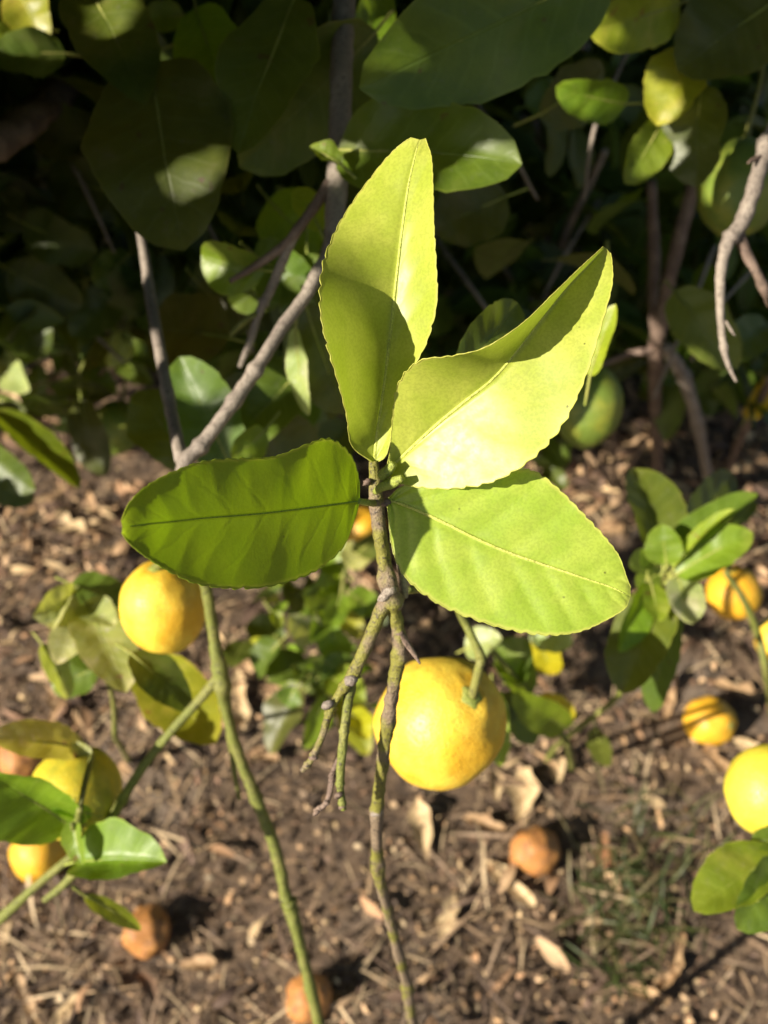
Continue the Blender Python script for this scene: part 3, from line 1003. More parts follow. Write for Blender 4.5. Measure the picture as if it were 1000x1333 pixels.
# pale sprig at left
s2 = sprig('lemon_sprig', 'pale dull green leaf cluster left of the lemon under the left leaf', at(150, 960, .88))
tube('stem', [ground_at(168, 990), at(160, 975, 1.2), at(150, 960, .9)], [.004, .0035, .0025], M_GREENTWIG, s2)
ptube('stem', [(150, 960, .90, 7), (145, 900, .84, 7), (115, 840, .80, 7), (95, 775, .77, 6)], M_GREENTWIG, s2, sub=6)
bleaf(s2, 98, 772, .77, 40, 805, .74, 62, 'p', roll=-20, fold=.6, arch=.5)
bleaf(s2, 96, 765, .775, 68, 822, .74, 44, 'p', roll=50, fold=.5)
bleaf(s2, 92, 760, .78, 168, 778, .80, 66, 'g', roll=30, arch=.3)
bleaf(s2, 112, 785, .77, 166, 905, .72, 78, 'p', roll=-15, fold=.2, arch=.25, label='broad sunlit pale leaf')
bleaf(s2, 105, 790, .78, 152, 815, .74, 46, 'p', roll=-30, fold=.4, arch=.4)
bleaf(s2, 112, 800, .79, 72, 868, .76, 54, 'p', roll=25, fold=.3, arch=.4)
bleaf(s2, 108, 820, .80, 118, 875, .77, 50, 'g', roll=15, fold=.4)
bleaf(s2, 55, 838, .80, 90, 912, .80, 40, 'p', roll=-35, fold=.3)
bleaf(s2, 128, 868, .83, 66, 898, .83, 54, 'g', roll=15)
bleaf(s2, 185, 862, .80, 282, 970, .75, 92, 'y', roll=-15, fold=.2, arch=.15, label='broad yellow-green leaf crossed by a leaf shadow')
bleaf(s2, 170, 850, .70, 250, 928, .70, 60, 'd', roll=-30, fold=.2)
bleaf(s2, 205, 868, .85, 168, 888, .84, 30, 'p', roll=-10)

# right hand cluster
s3 = sprig('lemon_sprig', 'green leaf rosette right of the large lower right leaf', at(800, 905, 1.0))
tube('stem', [ground_at(712, 990), at(722, 975, 1.3), at(735, 962, 1.05)], [.005, .004, .0033], M_GREENTWIG, s3)
ptube('stem', [(735, 962, 1.05, 8), (770, 935, 1.0, 8), (805, 905, .96, 8), (845, 840, .88, 8), (862, 770, .80, 8), (868, 735, .77, 7)], M_GREENTWIG, s3, sub=6)
bleaf(s3, 862, 728, .77, 824, 604, .80, 88, 'g', roll=35, fold=.45, arch=.35, label='leaf with a folded lit margin')
bleaf(s3, 872, 732, .76, 990, 640, .76, 62, 'g', roll=-48, fold=.5, arch=.25)
bleaf(s3, 880, 748, .755, 985, 690, .74, 62, 'b', roll=-20, fold=.3, arch=.4)
bleaf(s3, 876, 742, .755, 958, 660, .73, 32, 'y', roll=-60, fold=.6)
bleaf(s3, 868, 735, .76, 862, 680, .75, 50, 'b', roll=-10, fold=.3, arch=.3)
bleaf(s3, 882, 750, .76, 902, 815, .74, 50, 'p', roll=-20, fold=.25, arch=.3)
bleaf(s3, 868, 765, .77, 808, 908, .76, 86, 'g', roll=22, fold=.35, arch=.3, label='long dark leaf with a lit lower margin')
bleaf(s3, 842, 758, .77, 804, 852, .75, 46, 'b', roll=-40, fold=.4)
bleaf(s3, 848, 760, .76, 858, 812, .74, 36, 'b', roll=-20, fold=.3)
bleaf(s3, 885, 790, .82, 846, 930, .88, 54, 'd', roll=30)
bleaf(s3, 860, 730, .80, 818, 738, .79, 40, 'd', roll=20)
bleaf(s3, 855, 735, .78, 835, 715, .76, 30, 'b', roll=-10, fold=.4)
bleaf(s3, 890, 705, .84, 955, 612, .9, 60, 'd', roll=20)
bleaf(s3, 905, 690, .86, 985, 650, .9, 50, 'g', roll=-20)
bleaf(s3, 858, 745, .80, 832, 770, .79, 36, 'g', roll=30)

# right bottom sprig
s4 = sprig('lemon_sprig', 'two green leaves drooping in at the right edge below a lemon', at(1040, 1120, .66))
ptube('stem', [(1500, 700, .90, 16), (1300, 900, .80, 13), (1130, 1050, .70, 10), (1050, 1100, .67, 8), (1020, 1112, .66, 8), (1005, 1118, .66, 7)], M_GREENTWIG, s4, sub=6)
bleaf(s4, 1012, 1112, .66, 900, 1188, .64, 82, 'b', roll=20, fold=.35, arch=.25, label='yellow-green leaf')
bleaf(s4, 1020, 1120, .65, 958, 1212, .63, 82, 'g', roll=-35, fold=.3, arch=.2, label='dark green leaf')
bleaf(s4, 1030, 1100, .66, 976, 1092, .67, 40, 'g', roll=30)

# sprig right of the hanging lemon
s5 = sprig('lemon_sprig', 'low green leaves behind and right of the hanging ripe lemon', at(738, 965, 1.0))
tube('stem', [ground_at(745, 1000), at(743, 985, 1.25), at(738, 965, 1.0)], [.005, .004, .0035], M_GREENTWIG, s5)
ptube('stem', [(738, 965, 1.0, 9), (700, 915, .95, 8), (670, 880, .9, 8), (640, 845, .86, 8)], M_GREENTWIG, s5, sub=6)
bleaf(s5, 738, 948, .93, 664, 900, .88, 52, 'b', roll=-15, fold=.4, arch=.3)
bleaf(s5, 745, 942, .97, 700, 905, .97, 40, 'Y', roll=10, fold=.3)
bleaf(s5, 692, 905, .93, 640, 862, .88, 58, 'b', roll=30, fold=.45, arch=.4)
bleaf(s5, 660, 880, .92, 688, 830, .90, 60, 'g', roll=-20, arch=.3)
bleaf(s5, 640, 895, .92, 652, 1000, .92, 46, 'b', roll=20, fold=.3)
bleaf(s5, 650, 905, .95, 700, 968, .97, 48, 'g', roll=-20)
bleaf(s5, 690, 820, .97, 748, 838, .95, 44, 'p', roll=-5, fold=.2)
bleaf(s5, 700, 830, 1.0, 722, 880, 1.02, 44, 'Y', roll=20)
bleaf(s5, 605, 845, .88, 655, 830, .86, 44, 'p', roll=-20)
bleaf(s5, 775, 945, 1.05, 790, 1000, 1.08, 30, 'd', roll=20)
bleaf(s5, 628, 905, .95, 690, 925, .95, 44, 'd', roll=35)

# low plant in the middle, under the twigs
s6 = sprig('low_leafy_plant', 'low leafy green plant in the middle behind the dead twigs', ground_at(420, 905))
pb = ground_at(420, 905)
tube('stem', [pb, at(425, 860, 1.2), at(440, 800, 1.1), at(450, 740, 1.05)], [.004, .003, .003, .002], M_GREENTWIG, s6)
tube('stem', [pb, at(390, 870, 1.2), at(360, 830, 1.12)], [.003, .003, .002], M_GREENTWIG, s6)
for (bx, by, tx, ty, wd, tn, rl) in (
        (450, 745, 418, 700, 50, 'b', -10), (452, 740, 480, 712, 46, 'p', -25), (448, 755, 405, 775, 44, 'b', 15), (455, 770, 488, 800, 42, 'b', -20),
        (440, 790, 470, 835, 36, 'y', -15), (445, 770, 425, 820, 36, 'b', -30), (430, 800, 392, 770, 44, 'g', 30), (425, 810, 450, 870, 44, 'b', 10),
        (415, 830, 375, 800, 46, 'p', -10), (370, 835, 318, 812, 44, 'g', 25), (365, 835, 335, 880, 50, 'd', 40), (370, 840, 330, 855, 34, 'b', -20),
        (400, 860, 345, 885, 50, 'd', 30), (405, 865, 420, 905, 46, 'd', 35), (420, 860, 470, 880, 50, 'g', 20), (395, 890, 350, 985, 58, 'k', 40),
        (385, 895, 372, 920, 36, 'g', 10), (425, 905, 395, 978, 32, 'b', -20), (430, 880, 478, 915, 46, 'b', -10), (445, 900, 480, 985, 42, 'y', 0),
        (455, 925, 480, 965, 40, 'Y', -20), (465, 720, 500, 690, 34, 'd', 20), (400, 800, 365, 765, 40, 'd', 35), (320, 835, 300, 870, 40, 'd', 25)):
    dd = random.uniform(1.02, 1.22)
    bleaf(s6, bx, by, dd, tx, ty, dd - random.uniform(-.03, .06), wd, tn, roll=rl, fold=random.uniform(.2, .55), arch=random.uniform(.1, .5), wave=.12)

for q in range(46):
    bx, by = random.uniform(325, 488), random.uniform(715, 945)
    if by > 860 and bx < 340:
        continue
    an = random.uniform(0, 6.283)
    ln = random.uniform(24, 46)
    dd = random.uniform(1.08, 1.30)
    bleaf(s6, bx, by, dd, bx + ln * math.cos(an), by + ln * math.sin(an), dd - random.uniform(-.04, .06), ln * random.uniform(.45, .7), random.choice('bbgdyb'),
          roll=random.uniform(-45, 45), fold=random.uniform(.2, .6), arch=random.uniform(.1, .6), wave=.15)

# sunlit sprig at the left edge
s7 = sprig('lemon_sprig', 'pointed leaves lit by the sun at the left edge above the litter', at(-40, 540, .95))
ptube('stem', [(-420, 380, .80, 16), (-250, 430, .92, 12), (-60, 500, .97, 8), (-30, 535, .95, 7), (-10, 545, .93, 6)], M_GREENTWIG, s7, sub=6)
bleaf(s7, -14, 532, .92, 106, 638, .88, 58, 'b', roll=-45, fold=.35, arch=.2, label='pointed leaf with a bright glint')
bleaf(s7, -25, 580, .94, 48, 640, .93, 56, 'd', roll=35)
bleaf(s7, -30, 525, .97, 40, 548, .95, 24, 'g', roll=40)
bleaf(s7, -30, 600, .98, 45, 655, 1.0, 60, 'd', roll=20)

# low shoots under the skirt of the tree, between the litter and the dark crown
def low_shoot(label, cx, cy, x0, x1, y0, y1, d0, d1, n, tones):
    gp_ = ground_at(cx, cy)
    e = sprig('low_leafy_shoot', label, gp_)
    for _ in range(4):
        bx, by, dd = random.uniform(x0, x1), random.uniform(y0, y1), random.uniform(d0, d1)
        tube('stem', [gp_, gp_.lerp(at(bx, by, dd), .5) + Vector((0, 0, .03)), at(bx, by, dd)], [.004, .003, .002], M_BROWN, e, sub=6, jitter=.2)
        for _ in range(n // 4):
            px_, py_ = bx + random.gauss(0, 34), by + random.gauss(0, 30)
            an, ln, d_ = random.uniform(-.6, 3.7), random.uniform(38, 74), dd + random.uniform(-.06, .08)
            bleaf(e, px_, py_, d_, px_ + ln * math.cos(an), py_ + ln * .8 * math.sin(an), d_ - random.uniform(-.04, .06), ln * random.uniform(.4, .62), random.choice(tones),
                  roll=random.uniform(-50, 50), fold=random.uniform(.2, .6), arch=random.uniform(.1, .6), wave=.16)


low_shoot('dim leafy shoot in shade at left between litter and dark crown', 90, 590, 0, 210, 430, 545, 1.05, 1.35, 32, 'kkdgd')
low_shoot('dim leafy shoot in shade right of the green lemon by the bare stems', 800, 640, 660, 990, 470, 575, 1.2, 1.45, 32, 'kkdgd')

# ------------------------------------------------------------------ dead stems at the right
ds = empty('dead_branch', at(1010, 150, .62))
tag(ds, 'bare dead twig forking down from the upper right edge', 'branch', 'bare stems at right')
ptube('branch', [(1030, 130, .63, 20), (1000, 182, .625, 19), (985, 235, .62, 20), (968, 285, .62, 20), (948, 315, .62, 18), (939, 350, .62, 13), (938, 400, .62, 11),
                 (941, 445, .62, 9), (948, 475, .62, 7), (959, 497, .62, 3)], M_GREY, ds, sides=12, sub=10, jitter=.3, nodes=[(.12, .4), (.42, .35), (.8, .3)])
ptube('branch', [(962, 300, .622, 14), (968, 322, .625, 15), (985, 355, .63, 13), (1005, 395, .64, 14), (1030, 430, .65, 14)], M_BROWN, ds, sub=8, jitter=.35)
ptube('spur', [(945, 418, .619, 4), (952, 430, .616, 4), (957, 437, .614, 1.5)], M_GREY, ds, sub=4)
ptube('spur', [(990, 205, .62, 8), (980, 208, .615, 6), (974, 212, .612, 3)], M_BROWN, ds, sub=4)

ds2 = empty('upright_stem', ground_at(858, 640))
tag(ds2, 'forked bare upright stem standing in shade right of the green lemon', 'branch', 'bare stems at right')
gp = ground_at(858, 650)
tube('branch', [gp, at(856, 590, 1.48), at(853, 520, 1.30), at(855, 450, 1.18), at(868, 380, 1.12), at(884, 310, 1.08), at(905, 238, 1.05), at(925, 150, 1.02)],
     [.009, .008, .0085, .009, .008, .008, .007, .006], M_BROWN, ds2, sub=8, jitter=.25, nodes=[(.5, .3), (.85, .4)])
tube('branch', [at(853, 440, 1.18), at(850, 390, 1.16), at(852, 330, 1.14), at(848, 235, 1.10)], [.006, .006, .007, .005], M_BROWN, ds2, sub=8, jitter=.3)
tube('branch', [at(850, 455, 1.18), at(815, 462, 1.19), at(770, 480, 1.2)], [.005, .004, .003], M_BROWN, ds2, sub=8, jitter=.25)
ds3 = empty('upright_stem', ground_at(928, 660))
tag(ds3, 'slanting bare stem to the right of the forked upright stem', 'branch', 'bare stems at right')
tube('branch', [ground_at(932, 665), at(922, 620, 1.45), at(908, 550, 1.28), at(890, 490, 1.2), at(866, 450, 1.14)], [.008, .007, .008, .008, .006], M_GREY, ds3, sub=8, jitter=.3,
     nodes=[(.5, .3), (.75, .3)])
ds4 = empty('upright_stem', ground_at(945, 625))
tag(ds4, 'dark slanting stem at the right edge meeting an orange dry leaf', 'branch', 'bare stems at right')
tube('branch', [ground_at(945, 622), at(962, 575, 1.45), at(985, 530, 1.3), at(1015, 470, 1.2)], [.007, .006, .006, .005], M_BROWN, ds4, sub=8, jitter=.25)
bleaf(ds4, 972, 545, 1.30, 1010, 478, 1.25, 34, 'Y', roll=20, fold=.6, label='orange dry leaf')
ds5 = empty('upright_stem', ground_at(710, 460))
tag(ds5, 'thin dark stem in deep shade behind the foreground leaf tips', 'branch', 'bare stems at right')
tube('branch', [ground_at(706, 470), at(712, 390, 1.5), at(732, 315, 1.35), at(765, 245, 1.25), at(788, 195, 1.2)], [.007, .006, .006, .005, .004], M_GREY, ds5, sub=8, jitter=.2)
tube('branch', [at(712, 400, 1.5), at(660, 345, 1.5), at(635, 310, 1.5), at(622, 400, 1.7)], [.004, .004, .004, .004], M_BROWN, ds5, sub=8, jitter=.2)
ds6 = empty('green_twig', ground_at(1000, 905))
tag(ds6, 'thin green twig bending down at the right edge past a yellow lemon', 'twig', 'bare stems at right')
tube('stem', [at(945, 745, 1.0), at(968, 780, 1.02), at(988, 830, 1.05), at(1000, 890, 1.1), ground_at(1005, 930)], [.003, .0035, .004, .004, .004], M_GREENTWIG, ds6, sub=8, jitter=.2)

# ------------------------------------------------------------------ the tree itself
tree = empty('lemon_tree', Vector((0.15, 2.35, 0)))
tag(tree, 'shaded lemon tree with large dark leaves filling the top of the picture', 'tree')
tb = Vector((0.15, 2.35, gh(.15, 2.35) - .03))
tube('trunk', [tb, tb + Vector((.02, -.02, .25)), tb + Vector((-.03, .02, .55)), tb + Vector((.05, 0, .9))], [.075, .062, .055, .05], M_BROWN, tree, sides=16, sub=8, jitter=.2)
fork = tb + Vector((.05, 0, .9))
tube('limb', [fork, fork + Vector((-.35, -.5, .25)), at(200, -60, 1.15), at(300, -250, .85), Vector((-.35, .5, 1.75))], [.045, .035, .028, .02, .012], M_BROWN, tree, sides=12, jitter=.2)
tube('limb', [fork, fork + Vector((.3, -.55, .3)), Vector((.45, 1.05, 1.55)), Vector((.5, .6, 1.8))], [.04, .03, .022, .012], M_BROWN, tree, sides=12, jitter=.2)
tube('limb', [fork, fork + Vector((-.1, .3, .5)), fork + Vector((-.2, .5, 1.1))], [.045, .035, .02], M_BROWN, tree, sides=12, jitter=.2)
tube('limb', [tb + Vector((0, 0, .5)), at(150, 60, 1.6), at(75, 125, 1.0), at(20, 170, .86), at(-60, 215, .78), at(-260, 300, .72)], [.045, .03, .016, .014, .014, .012], M_BROWN, tree, sides=12, jitter=.25)

for (x0, y0, x1, y1, dd, wd) in ((560, 300, 690, 480, 1.15, 6), (640, 250, 720, 420, 1.3, 7), (780, 260, 690, 420, 1.25, 6), (930, 320, 850, 520, 1.1, 6), (980, 350, 900, 470, 1.0, 5), (30, 330, 160, 470, 1.05, 7),
                                 (250, 250, 330, 460, .85, 6), (470, 330, 380, 520, .85, 6), (280, 480, 330, 600, .8, 5), (60, 150, 150, 330, .95, 7), (820, 60, 760, 260, .9, 6), (610, 120, 700, 260, .9, 6)):
    mx_, my_ = (x0 + x1) / 2 + random.uniform(-25, 25), (y0 + y1) / 2 + random.uniform(-15, 15)
    ptube('twig', [(x0, y0, dd + .04, wd), (mx_, my_, dd, wd), (x1, y1, dd + .03, wd * .6)], M_GREY, tree, sides=8, sub=10, jitter=.4)

T = [  # bx, by, bd, tx, ty, td, width, tone, roll, fold
    (196, 82, .64, 240, 335, .60, 190, 'k', 10, .15), (112, -25, .66, 192, 140, .62, 112, 'g', -10, .25),
    (385, -5, .63, 308, 205, .62, 120, 'd', 25, .2), (490, 40, .66, 310, 220, .66, 135, 'g', -20, .2),
    (255, 10, .70, 305, 160, .69, 92, 'b', 15, .3), (800, -45, .56, 462, 118, .58, 165, 'g', -10, .2),
    (440, 195, .62, 688, 214, .57, 140, 'g', -25, .3), (885, 5, .72, 760, 42, .70, 84, 'y', -15, .3),
    (815, 135, .78, 720, 112, .76, 62, 'b', -25, .3), (905, 62, .74, 852, 168, .74, 78, 'y', 15, .3),
    (862, 158, .76, 812, 242, .76, 58, 'b', -25, .35), (1010, 0, .70, 880, 95, .72, 130, 'k', 20, .2),
    (915, 110, .74, 905, 250, .76, 90, 'k', 30, .2), (300, 605, .72, 232, 462, .72, 100, 'g', -15, .3),
    (245, 610, .76, 176, 505, .76, 100, 'g', 25, .3), (405, 470, .74, 285, 600, .73, 90, 'g', 20, .3),
    (595, 490, .50, 678, 392, .52, 80, 'g', 25, .3), (768, 490, .62, 802, 394, .60, 34, 'y', -30, .3),
    (20, -20, .80, 62, 62, .80, 60, 'y', 10, .3), (85, 70, .78, -20, 75, .76, 60, 'g', 20, .3), (50, 40, .82, -10, 45, .80, 40, 'y', 10, .3),
    (700, 150, .80, 790, 90, .82, 80, 'k', 30, .2), (350, 260, .75, 420, 330, .74, 80, 'b', 10, .3), (330, 330, .74, 420, 385, .72, 80, 'g', 15, .3),
    (470, 60, .70, 500, -20, .72, 60, 'b', 20, .3), (445, 215, .60, 402, 190, .60, 34, 'b', 40, .6), (240, 20, .76, 185, 25, .76, 40, 'b', 10, .3),
    (300, 540, .78, 420, 590, .80, 90, 'k', 20, .2), (300, 440, .80, 190, 430, .84, 110, 'k', 25, .2), (660, 255, .8, 560, 300, .8, 90, 'k', 10, .2),
    (105, 520, 1.1, 140, 625, 1.1, 55, 'k', 30, .2), (175, 10, .9, 130, 60, .9, 50, 'd', 10, .2), (220, 60, .85, 170, 80, .85, 60, 'k', 0, .2),
    (560, 20, .75, 620, -40, .75, 80, 'd', 10, .2), (400, 330, .72, 430, 470, .72, 90, 'g', 30, .3), (365, 360, .76, 300, 400, .78, 60, 'g', -20, .3),
    (640, 505, .95, 700, 560, .95, 60, 'k', 20, .3), (30, 290, .95, 130, 330, .95, 70, 'k', 20, .3), (150, 250, .95, 60, 230, .98, 80, 'k', -10, .3), (10, 350, 1.0, 110, 400, 1.02, 80, 'k', 20, .3),
    (160, 380, 1.05, 90, 440, 1.05, 60, 'd', 15, .3), (170, 330, 1.0, 120, 370, 1.0, 50, 'g', -15, .3), (20, 400, 1.1, 60, 470, 1.1, 70, 'k', 10, .3), (130, 180, .95, 40, 180, .95, 80, 'k', 30, .3),
    (165, 430, 1.1, 140, 480, 1.1, 36, 'p', -20, .4), (110, 470, 1.15, 135, 430, 1.15, 36, 'g', -20, .4), (0, 470, 1.15, 40, 510, 1.1, 46, 'p', 20, .4), (0, 250, 1.0, 40, 300, 1.0, 60, 'k', 20, .4), (345, 560, .70, 300, 600, .69, 46, 'b', -20, .3), (260, 370, .86, 330, 430, .86, 80, 'd', 20, .3),
]
for (bx, by, bd, tx, ty, td, wd, tn, rl, fo) in T:
    bleaf(tree, bx, by, bd, tx, ty, td, wd, tn, roll=rl, fold=fo, arch=random.uniform(.1, .45), wave=.14, pet=.02)

# -------- points that the sun reaches in the photograph: no foliage stands in these rays
S = np.array(SUN)
LIT = []


def lit(px, py, d, r):
    LIT.append((*at(px, py, d), r))


for px in range(150, 841, 30):
    for py in range(190, 840, 30):
        lit(px, py, .40, .035)
for (px, py, d, r) in ((625, 222, .575, .010), (655, 214, .57, .010), (262, 335, .655, .010), (405, 265, .665, .012), (285, 168, .6, .006),
                       (790, 35, .71, .008), (745, 115, .77, .014), (862, 135, .74, .012), (845, 205, .76, .012), (945, 240, .82, .010),
                       (30, 30, .8, .025), (148, 48, .63, .005), (270, 60, .69, .012), (470, 30, .7, .015), (410, 200, .6, .01), (390, 350, .72, .012), (335, 470, .72, .012), (245, 480, .72, .012), (300, 580, .70, .010), (100, 440, 1.1, .012), (30, 490, 1.12, .012), (150, 350, 1.0, .010), (70, 60, .78, .01), (640, 430, .51, .006), (420, 480, .69, .010), (800, 420, .61, .02), (255, 490, .72, .015), (330, 500, .585, .03), (280, 560, .58, .03), (400, 390, .6, .015), (360, 440, .595, .015),
                       (943, 400, .62, .025), (960, 300, .62, .025), (940, 450, .62, .02), (985, 230, .62, .02), (60, 590, .9, .05), (110, 640, .89, .03), (205, 770, .68, .035),
                       (225, 800, .68, .03), (190, 760, .68, .03), (575, 930, .49, .05), (545, 900, .49, .05), (545, 980, .49, .04), (150, 860, .74, .04), (130, 800, .75, .03), (60, 800, .75, .04),
                       (250, 940, .76, .04), (275, 800, .64, .03), (340, 1050, .7, .04), (380, 1180, .73, .04), (160, 1140, .65, .05), (50, 1050, .64, .04), (80, 1000, .68, .03),
                       (990, 1020, .68, .05), (930, 1150, .65, .05), (870, 700, .75, .05), (930, 720, .75, .04), (840, 640, .79, .03), (900, 780, .75, .03), (840, 860, .76, .05),
                       (700, 925, .9, .05), (660, 870, .9, .05), (440, 740, 1.08, .05), (470, 800, 1.08, .05), (400, 800, 1.1, .04), (470, 960, 1.1, .05), (853, 450, 1.18, .025), (880, 480, 1.2, .02),
                       (430, 960, .46, .05), (500, 1100, .53, .05), (520, 1230, .6, .05), (720, 835, .95, .04),):
    lit(px, py, d, r)
for (px, py, r) in ((923, 938, .06), (697, 1108, .07), (192, 1212, .05), (402, 1300, .05), (52, 1108, .06), (90, 660, .06), (40, 700, .07), (120, 700, .05), (640, 660, .05), (690, 640, .05), (60, 620, .04),
                    (750, 690, .06), (560, 1080, .08), (480, 1080, .1), (650, 1040, .08), (680, 1180, .09), (580, 1190, .07), (800, 1040, .09), (880, 1250, .08), (800, 1180, .07), (300, 900, .06), (310, 1050, .07),
                    (400, 1020, .07), (420, 1130, .09), (900, 850, .05), (960, 880, .05), (780, 900, .05), (840, 980, .06), (30, 880, .06), (110, 930, .05), (90, 480, .02), (115, 490, .02), (75, 515, .02), (115, 545, .02),
                    (600, 1290, .08), (700, 1290, .08), (480, 1250, .07), (290, 1180, .05), (250, 1090, .06), (30, 1290, .05), (970, 640, .03), (845, 575, .03), (930, 1300, .06), (20, 640, .06), (150, 650, .05), (70, 740, .06), (20, 760, .06), (100, 600, .05), (140, 600, .04), (30, 600, .04), (600, 640, .05), (660, 700, .05), (720, 640, .05), (780, 640, .04), (370, 800, .06), (330, 780, .06), (400, 960, .06), (300, 1000, .06), (20, 950, .06), (350, 880, .05), (930, 830, .05), (760, 850, .06), (750, 960, .06), (960, 700, .04), (690, 980, .06), (880, 920, .05), (180, 1010, .06), (230, 1020, .06)):
    p = ground_at(px, py)
    LIT.append((p.x, p.y, p.z, r))
LIT = np.array(LIT)


def clear_of_sunrays(C, extra=0.032):
    ok = np.ones(len(C), bool)
    for q in LIT:
        if q[3] < .0255 and extra > .03:
            continue                      # flecks are cleared leaf by leaf in crown()
        d = C - q[:3]
        k = d @ S
        perp = np.sqrt(np.maximum((d * d).sum(1) - k * k, 0))
        ok &= ~((k > 0.02) & (perp < q[3] + extra))
    return ok


def in_frame(C, margin=60):
    x, y, d = pix(C)
    margin = margin + F * .022 / np.maximum(d, .05)
    return (d > 0) & (x > -margin) & (x < 1000 + margin) & (y > -margin) & (y < 1333 + margin)


# -------- leaves inside the picture, further back: each one a part
proto = []
for k in range(7):
    V, Fs, UVs = leaf_points(1.0, random.uniform(.46, .6), random.uniform(.15, .5), random.uniform(.1, .6), random.uniform(-.4, .4), wave=.08, seed=k * 2.1)
    add_petiole(V, Fs, UVs, 1.0, .15, .012)
    proto.append(mesh('leaf', V, Fs, M_LEAF, uvs=UVs))
n_back = 0
tries = 0
while n_back < 235 and tries < 6000:
    tries += 1
    px, py = random.uniform(-60, 1060), random.uniform(-80, 560)
    lim = 470 if px < 180 else 560 if px < 520 else 470
    if py > lim:
        continue
    d = random.uniform(.85, 2.1)
    P = at(px, py, d)
    if P.z < .15:
        continue
    C = np.array([P])
    if not clear_of_sunrays(C, .029)[0]:
        continue
    L = random.uniform(.06, .105)
    yaw, pit, rol = random.uniform(0, 6.28), random.uniform(-.3, 1.3), random.uniform(-1.0, 1.0)
    tn = random.choice('gggddkkb')
    o = link('leaf', random.choice(proto), tree, loc=P, color=[TONES[tn][i] * random.uniform(.85, 1.15) for i in range(3)])
    o.rotation_euler = (rol, pit, yaw)
    o.scale = (L, L, L)
    n_back += 1

# -------- crown foliage behind, plus unseen leaves added to block sun and sky
tvl, tfl = [], []
for i in range(6):
    t = i / 5
    hw = 0.26 * max(math.sin(math.pi * t ** .85), 0.03) ** .75
    for s_ in (-1, 0, 1):
        tvl.append((t - .5, s_ * hw, -.18 * t * t + (0.06 if s_ else 0)))
for i in range(5):
    for j in range(2):
        a = i * 3 + j
        tfl.append((a, a + 1, a + 4, a + 3))


def crown(points, name):
    n = len(points)
    L = .05 + .045 * rng.random(n)
    rot = rots(rng.random(n) * 6.283, -.3 + 1.5 * rng.random(n), (rng.random(n) - .5) * 2.4)
    V = np.einsum('nij,nkj->nki', rot, np.array(tvl)[None] * L[:, None, None]) + points[:, None, :]
    ok = np.ones(n, bool)
    for q in LIT:
        if q[3] < .0255:
            dv = V - q[:3]
            kk = dv @ S
            pp = (dv * dv).sum(2) - kk * kk
            ok &= ~((kk > .02) & (pp < (q[3] + .002) ** 2)).any(1)
    points, L, rot, n = points[ok], L[ok], rot[ok], int(ok.sum())
    cols = np.array([(0.075, 0.135, 0.018), (0.10, 0.165, 0.022), (0.05, 0.095, 0.017), (0.13, 0.19, 0.025)])
    me = batch(name, tvl, tfl, points, rot, np.stack([L, L, L], -1),
               cols[rng.integers(0, 4, n)] * (.8 + .4 * rng.random((n, 1))), M_CROWN)
    return tag(link(name, me, tree), kind='stuff')


# unseen leaves placed along the sun's rays to keep direct sun off the background
N = 90000
px = rng.random(N) * 1150 - 75
py = rng.random(N) * 1050 - 80
d = .5 + 1.7 * rng.random(N)
P = np.array([at(a, b_, c_) for a, b_, c_ in zip(px, py, d)])
low = P[:, 2] < 0
P[low] = P[low] + (np.array(CAM) - P[low]) * ((0 - P[low, 2]) / (CAM_H - P[low, 2]))[:, None]
prob = np.interp(py, [-80, 420, 560, 700, 900, 970], [1, 1, .6, .25, .12, .03])
keep = rng.random(N) < prob
P = P[keep]
k = .36 + 1.1 * rng.random(len(P))
Q = P + k[:, None] * S + rng.normal(0, .03, (len(P), 3))
Q = Q[~in_frame(Q) & (Q[:, 2] > .5) & clear_of_sunrays(Q) & (np.linalg.norm(Q - np.array(CAM), axis=1) > .30)]
print('sun side crown', len(Q))
crown(Q[:26000], 'sun_blocking_foliage')
# behind: the far crown; overhead: unseen leaves added to cut skylight
N = 52000
Q = np.stack([(rng.random(N) - .5) * 4.4, -.7 + 4.4 * rng.random(N), .15 + 2.5 * rng.random(N)], -1)
x_, y_, d_ = pix(Q)
vis = in_frame(Q, 90)
ok = np.where(vis, (Q[:, 1] > 1.55) & (y_ < 400 + 50 * (x_ > 180) + 20 * rng.random(N)), ((Q[:, 2] > 1.15) & (Q[:, 1] > .4)) | (Q[:, 1] > 1.9) | (Q[:, 2] > 1.62))
r_ = ((Q[:, 0] / 2.2) ** 2 + ((Q[:, 1] - 1.6) / 2.3) ** 2 + ((Q[:, 2] - 1.1) / 1.55) ** 2)
Q = Q[ok & (r_ < 1.0) & clear_of_sunrays(Q)]
print('overhead crown', len(Q))
crown(Q, 'back_and_sky_blocking_foliage')

# inside the crown, in view: deep in shade between the stems
N = 9000
px = rng.random(N) * 1200 - 100
py = rng.random(N) * 640 - 100
lim = np.where(px < 230, 440, np.where(px < 560, 560, 520)) + 45 * np.sin(px / 31.0) * np.sin(px / 77.0 + 1.0) + rng.normal(0, 28, N)
dmin = np.where(px < 230, .98, np.where(px < 560, .95, 1.25))
d = dmin + .9 * rng.random(N)
keep = py < lim
Q = np.array([at(a, b_, c_) for a, b_, c_ in zip(px[keep], py[keep], d[keep])])
Q = Q[(Q[:, 2] > .05)]
Q = Q[clear_of_sunrays(Q, .02)]
crown(Q[:4200], 'inner_foliage')

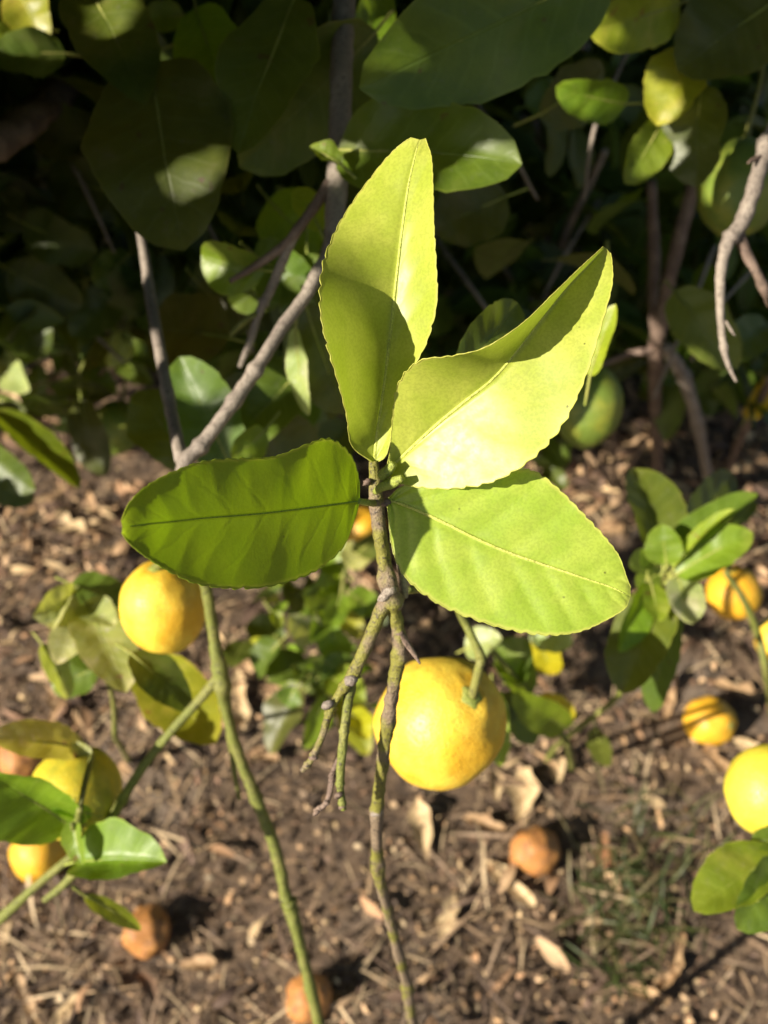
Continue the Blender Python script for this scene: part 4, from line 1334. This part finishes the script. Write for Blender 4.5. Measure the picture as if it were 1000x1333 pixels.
# ------------------------------------------------------------------ single dry leaves and chips on the litter
def dry(px, py, ang, lpx, wpx, col, label, name='dry_leaf', curl=.5, arch=.18, lift=.012):
    p = ground_at(px, py, lift)
    dd = (p - CAM).dot(FW)
    L = lpx * dd / F
    W_ = wpx * dd / F
    V, Fs, UVs = leaf_points(L, W_, curl, -arch, random.uniform(-.5, .5), wave=.15, seed=px * 1.37, teeth=False, ragged=.6)
    V = [(x - L / 2, y, z - L * arch * .3) for x, y, z in V]
    # under side gives the piece a body
    k = len(V)
    V = V + [(x, y * .96, z - .0012) for x, y, z in V]
    Fs = Fs + [tuple(q + k for q in reversed(f)) for f in Fs]
    o = link(name, mesh(name, V, Fs, M_DRY), loc=p, color=col)
    # on the floor the picture's up is +y; foreshortened by the pitch
    o.rotation_euler = (random.uniform(-.15, .15), random.uniform(-.12, .12), math.atan2(math.sin(R(ang)) / .8, math.cos(R(ang))))
    tag(o, label, 'dry leaf' if name == 'dry_leaf' else 'wood chip', 'single pieces of dry litter')
    return o


PALE, TAN, RUST = (.58, .44, .25), (.42, .28, .15), (.38, .19, .09)
dry(549, 1075, 100, 85, 26, PALE, 'long pale curled strip on the ground below the hanging lemon', arch=.3)
dry(682, 1035, 78, 80, 36, PALE, 'pale pointed dry leaf above the brown lemon at centre right')
dry(664, 1150, -42, 90, 24, PALE, 'long cream strip slanting below the brown lemon at centre right')
dry(583, 1196, 68, 68, 26, PALE, 'cream wood chip on straw beside the long foreground stem', 'wood_chip', curl=.25)
dry(786, 1115, 80, 66, 22, RUST, 'rust brown dry leaf upright beside the grass at right')
dry(630, 1072, -20, 60, 22, TAN, 'tan strip pointing at the brown lemon at centre right')
dry(815, 1130, 60, 34, 26, PALE, 'small cream chip touching the green grass', 'wood_chip', curl=.2)
dry(725, 992, 85, 60, 22, PALE, 'pale narrow leaf standing below the green sprig stem')
dry(645, 1020, 90, 46, 20, PALE, 'short pale strip just right of the hanging lemon')
dry(880, 1235, 70, 56, 30, TAN, 'tan curled leaf at lower right corner of the grass', curl=.7)
dry(865, 1275, 30, 52, 24, TAN, 'tan crumpled leaf near the bottom right', curl=.8)
dry(845, 1295, -15, 56, 26, TAN, 'orange tan leaf lowest at the bottom right', curl=.8)
dry(935, 990, -60, 56, 18, TAN, 'tan chip under the orange yellow fallen lemon', 'wood_chip', curl=.3)
dry(972, 970, -20, 36, 18, PALE, 'small pale chip between the two right hand lemons', 'wood_chip', curl=.3)
dry(312, 912, 100, 95, 26, PALE, 'pale long strip right of the branch fork at left')
dry(318, 865, 95, 50, 30, TAN, 'round tan leaf above the pale strip at the branch fork')
dry(85, 915, 55, 80, 20, TAN, 'long tan strip left of the greenish lemon')
dry(88, 925, -40, 120, 24, TAN, 'long brown bark strip below the pale leaf cluster', 'wood_chip', curl=.4)
dry(345, 985, -10, 40, 24, TAN, 'tan leaf left of the dead twigs')
dry(35, 1305, -45, 110, 18, TAN, 'curved tan strip in the bottom left corner', arch=.4)
dry(82, 1320, 60, 60, 18, PALE, 'pale chip at the bottom left beside the curved strip', 'wood_chip', curl=.2)
dry(258, 1255, 0, 50, 26, TAN, 'tan leaf below the brown lemon at lower left')
dry(130, 668, -35, 60, 24, PALE, 'bright dry leaf beside the tip of the large left leaf')
dry(92, 688, -20, 46, 34, PALE, 'round cream leaf on the litter left of the large left leaf')
dry(60, 650, 40, 70, 18, TAN, 'slanting brown stick above the cream leaf at left', 'wood_chip', curl=.3)
dry(845, 578, -20, 60, 28, TAN, 'ragged tan leaf lit beside the upright stem at right')
dry(790, 690, 20, 50, 26, TAN, 'tan leaf in the gap above the right hand leaf cluster')
dry(620, 690, 60, 46, 30, TAN, 'brown leaf in the gap under the folded foreground leaf')
dry(870, 905, 70, 80, 22, TAN, 'long tan curl left of the orange yellow fallen lemon', arch=.35)
dry(960, 900, -30, 60, 30, TAN, 'broad tan leaf up and right of the orange yellow fallen lemon')
